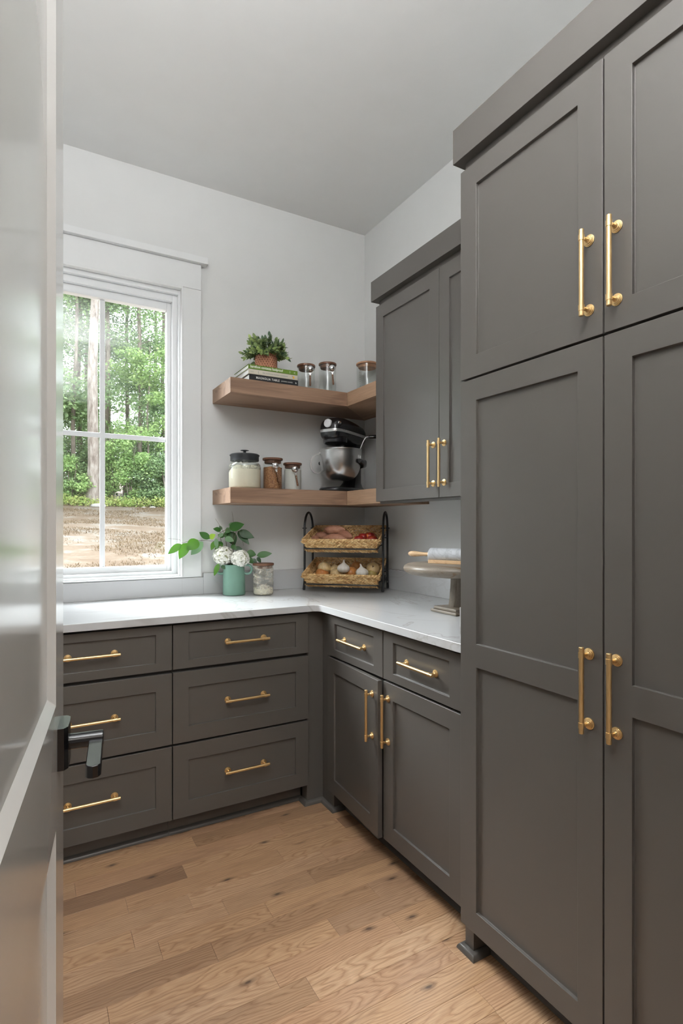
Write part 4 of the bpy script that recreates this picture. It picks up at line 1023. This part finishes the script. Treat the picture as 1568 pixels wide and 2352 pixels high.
b1, Q1 = basket('woven sea grass basket with sweet potatoes, on the upper tier', .283, .36)
b2, Q2 = basket('woven sea grass basket with onions and garlic, on the lower tier', .097, .30)
def RC(X, Y): return 680 + X / 6.817, 1160 + Y / 6.817
def in_basket(Q, X, Y, h):
    u, v = RC(X, Y); return on_plane(u, v, Q(0, .1, h), bn)
def potato(label, X, Y, h, ln, r, ang, Q, seed):
    c_ = in_basket(Q, X, Y, h); s = thing('sweet_potato', label, 'sweet potato', c_ - bn * r, 'sweet potatoes in the upper basket')
    ax = (eR * math.cos(ang) + bx_up * math.sin(ang)); o_ = ax.cross(bn).normalized(); nn = o_.cross(ax)
    mb = MB(); rr = []; n = 18
    for i in range(15):
        t = i / 14; prof = (math.sin(math.pi * (.02 + .96 * t)) ** .62) * (1.08 - .3 * t)
        cc = c_ + ax * (ln * (t - .5)) + nn * (.004 * math.sin(t * 5 + seed))
        rr.append([cc + (o_ * math.cos(2*math.pi*j/n) + nn * math.sin(2*math.pi*j/n)) * max(.002, r * prof * (1 + .10 * noise.noise(Vector((t * 4 + seed * 3, math.cos(2*math.pi*j/n), math.sin(2*math.pi*j/n)))))) for j in range(n)])
    mb.rings(rr); mb.build('sweet_potato_body', 'sweet', s, smooth=True, ang=80)
    return s
potato('blunt small sweet potato at the left end of the upper basket', 300, 535, .034, .085, .026, R(100), Q1, 1)
potato('sweet potato lying behind at left in the upper basket', 430, 470, .034, .10, .026, R(25), Q1, 2)
potato('top sweet potato heaped over the others in the upper basket', 600, 385, .074, .125, .028, R(-8), Q1, 3)
potato('largest sweet potato slanting down to the right in the upper basket', 745, 480, .045, .145, .033, R(-38), Q1, 4)
potato('long sweet potato lying along the front of the upper basket', 610, 525, .036, .15, .027, R(-6), Q1, 5)
def fruit(name, label, cat, X, Y, h, r, mat, Q, grp, sq=.92):
    c_ = in_basket(Q, X, Y, h); s = thing(name, label, cat, c_ - upv * r * sq, grp)
    mb = MB(); n = 26; rr = []
    for i in range(17):
        t = i / 16; ph = math.pi * t; rad = r * math.sin(ph) ** .9 if 0 < t < 1 else .0008; z = -r * sq * math.cos(ph)
        if t > .85: z -= r * .25 * (t - .85) / .15
        rr.append([c_ + Vector((rad * (1 - (.07 if abs(j - 6) < 1 else 0)) * math.cos(2*math.pi*j/n), rad * (1 - (.07 if abs(j - 6) < 1 else 0)) * math.sin(2*math.pi*j/n), z)) for j in range(n)])
    mb.rings(rr); mb.build(name + '_flesh', mat, s, smooth=True, ang=80)
    return s, c_
for (lb, X, Y, h) in (('orange-tinged red nectarine at the front left of its group in the upper basket', 985, 555, .034), ('dark red nectarine behind the orange-tinged one', 1050, 515, .036),
                   ('deep red nectarine at the back of the four', 1150, 500, .038), ('red nectarine at the front right end of the upper basket', 1190, 552, .034)):
    s, c_ = fruit('nectarine', lb, 'nectarine', X, Y, h, .031, 'nectarine', Q1, 'nectarines in the upper basket')
    MB().cyl(c_ + upv * .021, c_ + upv * .026, .0016, n=6).build('stalk', 'rootdark', s)
def onion(label, X, Y, h, r, mat, tip=(0, 0, 1)):
    c_ = in_basket(Q2, X, Y, h); s = thing('onion', label, 'onion', c_ - upv * r * .9, 'onions in the lower basket')
    q = Vector((0, 0, 1)).rotation_difference(Vector(tip).normalized()).to_matrix()
    mb = MB(); n = 28; rr = []
    prof = [(-.86, .06), (-.84, .25), (-.76, .52), (-.58, .80), (-.3, .97), (0, 1.0), (.3, .95), (.58, .78), (.78, .50), (.90, .26), (.98, .13), (1.12, .09), (1.24, .10)]
    for z, k in prof: rr.append([c_ + q @ Vector((r * k * (1 + .015 * math.sin(j * 5)) * math.cos(2*math.pi*j/n), r * k * (1 + .015 * math.sin(j * 5)) * math.sin(2*math.pi*j/n), r * z)) for j in range(n)])
    mb.rings(rr); mb.build('onion_bulb', mat, s, smooth=True, ang=80)
    mb = MB(); rn = random.Random(int(X))
    for k in range(12):
        a = rn.uniform(0, 6.28); p0 = c_ + q @ Vector((0, 0, -r * .84)); p1 = p0 + q @ Vector((.006 * math.cos(a), .006 * math.sin(a), -.006)); mb.tube([p0, p1], .0005, 4)
    mb.build('roots', 'rootdark', s, kind='stuff'); return s
on = [('pale onion at back left of the lower basket', 440, 985, .062, .0375, 'onion_p', (-.3, -.3, .8)), ('orange onion at the front left of the lower basket', 410, 1075, .034, .0385, 'onion_o', (.3, .4, .9)),
      ('small pale onion half hidden behind the left garlic bulb', 605, 1015, .048, .030, 'onion_p', (0, 0, 1)), ('pale onion front of the left garlic bulb', 630, 1080, .032, .0360, 'onion_p', (.6, .2, .8)),
      ('bright orange onion between the two garlic bulbs', 855, 1062, .034, .0375, 'onion_o', (-.5, .3, .8)), ('orange onion behind the right garlic bulb', 950, 975, .036, .037, 'onion_o', (-.2, .2, 1)),
      ('pale onion with dark root end facing out, right end of the lower basket', 1200, 1000, .055, .037, 'onion_p', (.5, .75, -.45)), ('greenish onion low at the right front of the basket', 1180, 1090, .028, .033, 'onion_g', (0, .3, 1)),
      ('dull orange onion in the back left corner of the lower basket', 350, 955, .034, .030, 'onion_o', (0, 0, 1))]
for a in on: onion(*a)
def garlic(label, X, Y, h, lean):
    c_ = in_basket(Q2, X, Y, h); r = .0325; s = thing('garlic_bulb', label, 'garlic', c_ - upv * r * .85, 'garlic bulbs in the lower basket')
    mb = MB(); n = 40; rr = []
    prof = [(-.80, .1), (-.78, .45), (-.62, .80), (-.3, 1.0), (.05, 1.02), (.38, .84), (.62, .52), (.80, .30), (.98, .18), (1.15, .15), (1.32, .13), (1.38, .16)]
    for z, k in prof:
        rr.append([c_ + lean * max(0, z - .5) * r * .5 + Vector(((r * k * (1 + .07 * abs(math.cos(4 * 2*math.pi*j/n)) * (1 if k > .4 else .2))) * math.cos(2*math.pi*j/n), (r * k * (1 + .07 * abs(math.cos(4 * 2*math.pi*j/n)))) * math.sin(2*math.pi*j/n), r * z)) for j in range(n)])
    mb.rings(rr); mb.build('garlic_cloves', 'garlic', s, smooth=True, ang=80)
garlic('white garlic bulb at the back, nearer the middle of the lower basket', 740, 985, .072, rtv * .2)
garlic('white garlic bulb at the front with its stalk leaning left', 1030, 1050, .056, rtv * -.6)

# ------------------------------------------------------------------ cake stand and rolling pin
cc = Vector((-.252, -1.135, CT))
cs = thing('cake_stand', 'round grey-washed wooden pedestal stand on the counter beside the tall cabinet', 'cake stand', cc)
mb = MB(); mb.box((-.08, -.08, 0), (.08, .08, .012), Matrix.Translation(cc)).box((-.070, -.070, .0118), (.070, .070, .024), Matrix.Translation(cc)); mb.build('foot', 'greywood', cs, bevel=.004, seg=3)
MB().lathe([(.036, .0235), (.037, .03), (.033, .06), (.029, .12), (.028, .1500)], cc, 32).build('pedestal', 'greywoodz', cs, smooth=True)
MB().box((-.085, -.03, .1495), (.085, .03, .1563), Matrix.Translation(cc)).build('cleat', 'greywood', cs)
prof = [(.186, .1565), (.205, .161), (.220, .172), (.2245, .182), (.2205, .193), (.208, .2)]
MB().lathe(prof, cc, 72).build('plate', 'greywood', cs, smooth=True, ang=50)
pd = Vector((-.40, .916, 0)).normalized(); pz = cc.z + .2005
base_c = cc + Vector((-.0, -.0, 0)); base_c.z = pz
RZR = math.atan2(pd.y, pd.x)
rc_ = thing('rolling_pin_rest', 'pale wooden cradle under the marble rolling pin', 'stand', base_c, None, RZR)
mb = MB(); mb.box((-.125, -.030, 0), (.122, .030, .006)).box((-.125, -.030, .0058), (.122, -.020, .0145)).box((-.125, .020, .0058), (.122, .030, .0145))
mb.build('rest_board', 'beech', rc_, bevel=.001, local=True)
rp_ = thing('rolling_pin', 'grey-white marble rolling pin with pale wooden handles on the round stand', 'rolling pin', base_c + Vector((0, 0, .0358)), None, RZR)
RR_ = .0285
MB().lathe([(.010, -.127), (.024, -.127), (RR_, -.122), (RR_, .122), (.024, .127), (.010, .127)], (0, 0, 0), 48, (1, 0, 0)).build('barrel', 'marble_pin', rp_, smooth=True, local=True)
for sg in (-1, 1):
    MB().lathe([(.0085, .1275), (.0085, .145), (.0075, .155), (.0105, .185), (.0125, .205), (.0115, .222), (.007, .231), (.001, .233)], (0, 0, 0), 24, (sg, 0, 0)).build('pin_handle', 'beech', rp_, smooth=True, local=True)

# ------------------------------------------------------------------ outside: field, wood, rocks
gm = MB(); NX, NY = 60, 60
def gz(x, y):
    d = max(0, y)
    return -.45 + .108 * d - .0 + .10 * noise.noise(Vector((x * .25, y * .25, 0))) * min(1, d / 6)
grid = [[gm.bm.verts.new((-32 + 60 * i / NX, .16 + 64 * (k / NY) ** 1.5, gz(-32 + 60 * i / NX, .16 + 64 * (k / NY) ** 1.5))) for i in range(NX + 1)] for k in range(NY + 1)]
for k in range(NY):
    for i in range(NX): gm.bm.faces.new((grid[k][i], grid[k][i+1], grid[k+1][i+1], grid[k+1][i]))
gm.build('ground_outside', 'ground', smooth=True, kind=ST)
TL = 24.0                                   # distance of the edge of the wood
def gx(u, y): return CAM.x + (y - CAM.y) * math.tan(YAW + math.atan((u - U0) / F))
rg = random.Random(5)
dg = MB()
for k in range(62000):
    y = 5 + (TL - 5) * rg.random() ** .8; x = gx(rg.uniform(-60, 560) if k < 40000 else rg.uniform(-600, 700), y)
    if noise.noise(Vector((x * .5, y * .6, 3))) < -.12 + .25 * rg.random(): continue
    z = gz(x, y); h = rg.uniform(.02, .06)
    for b_ in range(2):
        a = rg.uniform(0, 6.28); l = Vector((math.cos(a), math.sin(a), 0)) * h * .9
        dg.bm.faces.new([dg.bm.verts.new(p) for p in ((x - l.y * .18, y + l.x * .18, z - .01), (x + l.y * .18, y - l.x * .18, z - .01), (x + l.x, y + l.y, z + h))])
dg.build('dry_grass', 'drygrass', kind='stuff', label='short dry tan grass covering the field outside the window', category='grass')

def cluster(mb, c, rad, n, sz, rnd, flat=1.0):
    for k in range(n):
        z = rnd.uniform(-1, 1); a = rnd.uniform(0, 6.28); s = math.sqrt(1 - z * z); q = rnd.random() ** .4
        p = Vector((c[0] + rad[0] * s * math.cos(a) * q, c[1] + rad[1] * s * math.sin(a) * q, c[2] + rad[2] * z * q))
        d = Vector((rnd.uniform(-1, 1), rnd.uniform(-1, .6), rnd.uniform(-.7, .5))).normalized(); n_ = Vector((rnd.uniform(-.6, .6), rnd.uniform(-1, .2), rnd.uniform(.1, 1.2))).normalized()
        sd = d.cross(n_)
        if sd.length < .1: continue
        sd.normalize(); l = sz * rnd.uniform(.6, 1.3); w_ = l * .34 * flat
        a_, b_, c_, e_ = p, p + d * l * .5 + sd * w_, p + d * l, p + d * l * .5 - sd * w_
        mb.bm.faces.new([mb.bm.verts.new(v) for v in (a_, b_, c_, e_)])
def tree(label, u, y, h, r, lean, mats, crown, leafn, sz, seed, group='trees of the wood beyond the field', barkm='bark', blobs=9, cr=1.6, branches=8, name='tree'):
    rnd = random.Random(seed); x = gx(u, y); z = gz(x, y) - .1
    t = thing(name, label, 'tree', (x, y, z), group)
    pts_ = []; rr = []
    for i in range(9):
        k = i / 8; pts_.append(Vector((x + lean * h * k + .06 * math.sin(i * 1.3 + seed), y + .05 * math.cos(i + seed), z + h * k))); rr.append(r * (1.25 if i == 0 else 1) * (1 - .55 * k))
    MB().tube(pts_, rr, 10).build('trunk', barkm, t, smooth=True)
    bm_ = MB(); lf = MB(); z0, z1 = crown
    for b_ in range(branches):
        k = rnd.uniform(max(.15, z0 / h), .96); p = Vector((x + lean * h * k, y, z + h * k)); a = rnd.uniform(0, 6.28); L = cr * rnd.uniform(.6, 1.3)
        q = p + Vector((math.cos(a) * L, math.sin(a) * L * .8, L * rnd.uniform(.0, .45))); mid = p.lerp(q, .5) + Vector((0, 0, .1 * L))
        bm_.tube([p, mid, q], [r * .18, r * .12, r * .04], 5)
        cluster(lf, q, (cr * .5, cr * .45, cr * .28), leafn // (branches + blobs), sz, rnd)
        cluster(lf, mid, (cr * .4, cr * .4, cr * .2), leafn // (2 * (branches + blobs)), sz, rnd)
    bm_.build('branches', barkm, t, kind='stuff')
    for b_ in range(blobs):
        a = rnd.uniform(0, 6.28); q = rnd.random() ** .5 * cr; zc = z + rnd.uniform(z0, z1)
        cluster(lf, (x + lean * (zc - z) + q * math.cos(a), y + q * .8 * math.sin(a), zc), (cr * .45, cr * .45, cr * .33), leafn // (branches + blobs), sz, rnd)
    lf.build('foliage', mats, t, kind='stuff')
    return t
# the pale pine in front and the thinner trunks behind it
tree('tall pine with a thick pale trunk, nearest tree at the edge of the wood', 211, 24.6, 17, .27, .012, 'pine_leaf', (12, 17), 3600, .16, 1, barkm='bark_pale', cr=2.4)
tree('slim pale trunk leaning left, left of the thick pale pine', 168, 26.2, 15, .11, .012, 'tree_leaf', (4, 13), 5200, .15, 2, cr=1.7, blobs=12)
tree('slender trunk just right of the thick pale pine, behind the window bar', 243, 27.5, 16, .17, .006, 'pine_leaf', (8, 16), 5200, .16, 3, cr=2.2, blobs=10)
tree('straight trunk in the right half of the window', 321, 27.0, 15.5, .14, .0, 'tree_leaf', (6, 15), 5600, .15, 4, cr=2.0, blobs=12)
tree('thin leaning sapling right of the straight trunk', 336, 25.6, 8, .06, .02, 'tree_bright', (3, 8), 4200, .14, 5, cr=1.3, blobs=10)
tree('leafy tree at the right edge of the window view', 378, 27.5, 13, .13, -.01, 'tree_leaf', (3.5, 13), 7000, .15, 6, cr=2.2, blobs=14)
tree('grey trunk close behind the slim leaning one', 182, 29, 16, .15, .0, 'pine_leaf', (7, 16), 5200, .17, 7, cr=2.4, blobs=10)
tree('leafy tree just past the open door in the window view', 128, 27, 12, .13, .01, 'tree_leaf', (3, 12), 6200, .15, 8, cr=2.1, blobs=14)
BGL = ['background tree left of the window view, behind the leafy tree by the door edge', 'background tree just beyond the right edge of the window view', 'background tree farther right, hidden by the window casing and wall', 'background tree far left, hidden behind the open door',
       'tall background tree between the window bar and the straight trunk', 'background tree seen through the gap behind the thick pale pine', 'background tree seen high between the straight trunk and the right edge', 'background tree far back at the left edge of the window view', 'low background tree far back behind the window bar']
for i, (u, y, h) in enumerate(((60, 28, 13), (430, 29, 14), (520, 28, 12), (-30, 30, 14), (290, 32, 16), (200, 34, 15), (360, 34, 17), (120, 35, 15), (250, 36, 12))):
    tree(BGL[i], u, y, h, .14, rg.uniform(-.01, .01), 'pine_leaf' if i % 2 else 'tree_leaf', (2.0, h * .9), 6400, .19, 20 + i, cr=2.8, blobs=16, group='background trees of the wood')
far = [o for o in bpy.data.objects if o.name.startswith('tree') and o.parent is None and o.get('group') == 'background trees of the wood'][:3] + [o for o in bpy.data.objects if o.get('label', '').startswith(('leafy tree', 'straight trunk'))]
for i in range(22):
    src = far[i % len(far)]; x = (-3.2 - i * 1.6) if i < 16 else (9.5 + (i - 16) * 2.4); y = 25 + (i * 7 % 5) * 1.3
    copy_thing(src, (x, y, gz(x, y) - .1), i * 1.1, 'tree of the wood beyond the field, outside the view through the window', 'trees of the wood out of sight')
def shrub(label, u, y, h, w_, n, mt, seed, sz=.12):
    rnd = random.Random(seed); x = gx(u, y); z = gz(x, y); t = thing('shrub', label, 'shrub', (x, y, z), 'understory shrubs at the edge of the wood')
    st_ = MB()
    for k in range(4):
        a = rnd.uniform(0, 6.28); st_.tube([(x, y, z - .05), (x + .2 * math.cos(a), y + .2 * math.sin(a), z + h * .4), (x + w_ * .4 * math.cos(a), y + w_ * .4 * math.sin(a), z + h * .8)], [.03, .02, .008], 5)
    st_.build('stems', 'bark', t, kind='stuff'); lf = MB()
    for k in range(16):
        a = rnd.uniform(0, 6.28); q = w_ * rnd.random() ** .5; zc = z + h * (.12 + .8 * rnd.random() * (1 - .4 * q / w_))
        cluster(lf, (x + q * math.cos(a), y + q * .6 * math.sin(a), zc), (w_ * .38, w_ * .32, h * .10), n // 16, sz, rnd)
    lf.build('foliage', mt, t, kind='stuff')
sh = [(262, 25.2, 4.6, 1.1, 5200, 'tree_bright', 'bright bushy shrub right of the window bar, reaching above the crossbar'), (298, 24.8, 3.6, 1.1, 5000, 'tree_bright', 'bright green shrub in the middle of the right window panes'),
      (345, 24.9, 2.6, 1.1, 5000, 'tree_leaf', 'darker shrub at the lower right of the window view'), (160, 24.7, 2.3, .9, 3600, 'tree_bright', 'yellowish shrub left of the thick pale pine'),
      (385, 24.6, 3.2, 1.2, 4600, 'tree_leaf', 'leafy shrub at the right edge of the window view'), (120, 25, 3.0, 1.2, 4000, 'tree_leaf', 'shrub left of the yellowish one, behind the door edge'),
      (440, 25, 3.4, 1.4, 4000, 'tree_bright', 'shrub hidden behind the window casing, right of the view'), (60, 25, 3.2, 1.4, 3600, 'tree_leaf', 'shrub hidden behind the open door, left of the view'),
      (225, 26.8, 3.4, 1.0, 4600, 'tree_leaf', 'dark shrub behind the thick pale pine'), (300, 28, 6.0, 1.8, 6000, 'tree_leaf', 'tall dense understory shrub behind the bright ones'), (160, 29, 6.5, 1.9, 6000, 'tree_leaf', 'tall dense understory shrub behind the slim trunks'),
      (370, 29.5, 7, 2, 6000, 'tree_leaf', 'tall dense shrub behind the trees at the right edge')]
for i, (u, y, h, w_, n, mt, lb) in enumerate(sh): shrub(lb, u, y, h, w_, n, mt, 50 + i)
shs = [o for o in bpy.data.objects if o.name.startswith('shrub') and o.parent is None][:5]
for i in range(14):
    x = (-2.2 - i * 1.9) if i < 10 else (9 + (i - 10) * 2.2)
    copy_thing(shs[i % 5], (x, 25 + i % 3, gz(x, 25 + i % 3)), i * .9, 'understory shrub outside the view through the window', 'shrubs of the wood out of sight')
wd = MB(); rw = random.Random(9)
for k in range(460):
    u = rw.uniform(20, 480) if k < 260 else rw.uniform(-700, 800); y = TL + rw.uniform(-.5, 1.2) ; x = gx(u, y)
    cluster(wd, (x, y, gz(x, y) + rw.uniform(.05, .35)), (.35, .25, .22), 26, .09, rw)
wd.build('weeds', 'weed', kind='stuff', label='low yellow-green weeds along the foot of the wood', category='weeds')
for i, (u, v, s, lb) in enumerate(((225, 1154, .30, 'flat white rock at the foot of the thick pale pine'), (350, 1156, .14, 'small pale rock lying right along the edge of the field'), (330, 1156, .10, 'smallest pale rock at the edge of the field'))):
    y = TL - .9; x = gx(u, y); z = gz(x, y)
    t = thing('rock', lb, 'rock', (x, y, z), 'rocks at the edge of the field'); mb = MB(); mb.ball((x, y, z + s * .15), (s, s * .6, s * .38), 10, 7)
    for v_ in mb.bm.verts: v_.co += Vector((noise.noise(v_.co * 4), noise.noise(v_.co * 4 + Vector((9, 0, 0))), 0)) * s * .25
    mb.build('stone', 'rock', t, smooth=True, ang=25)
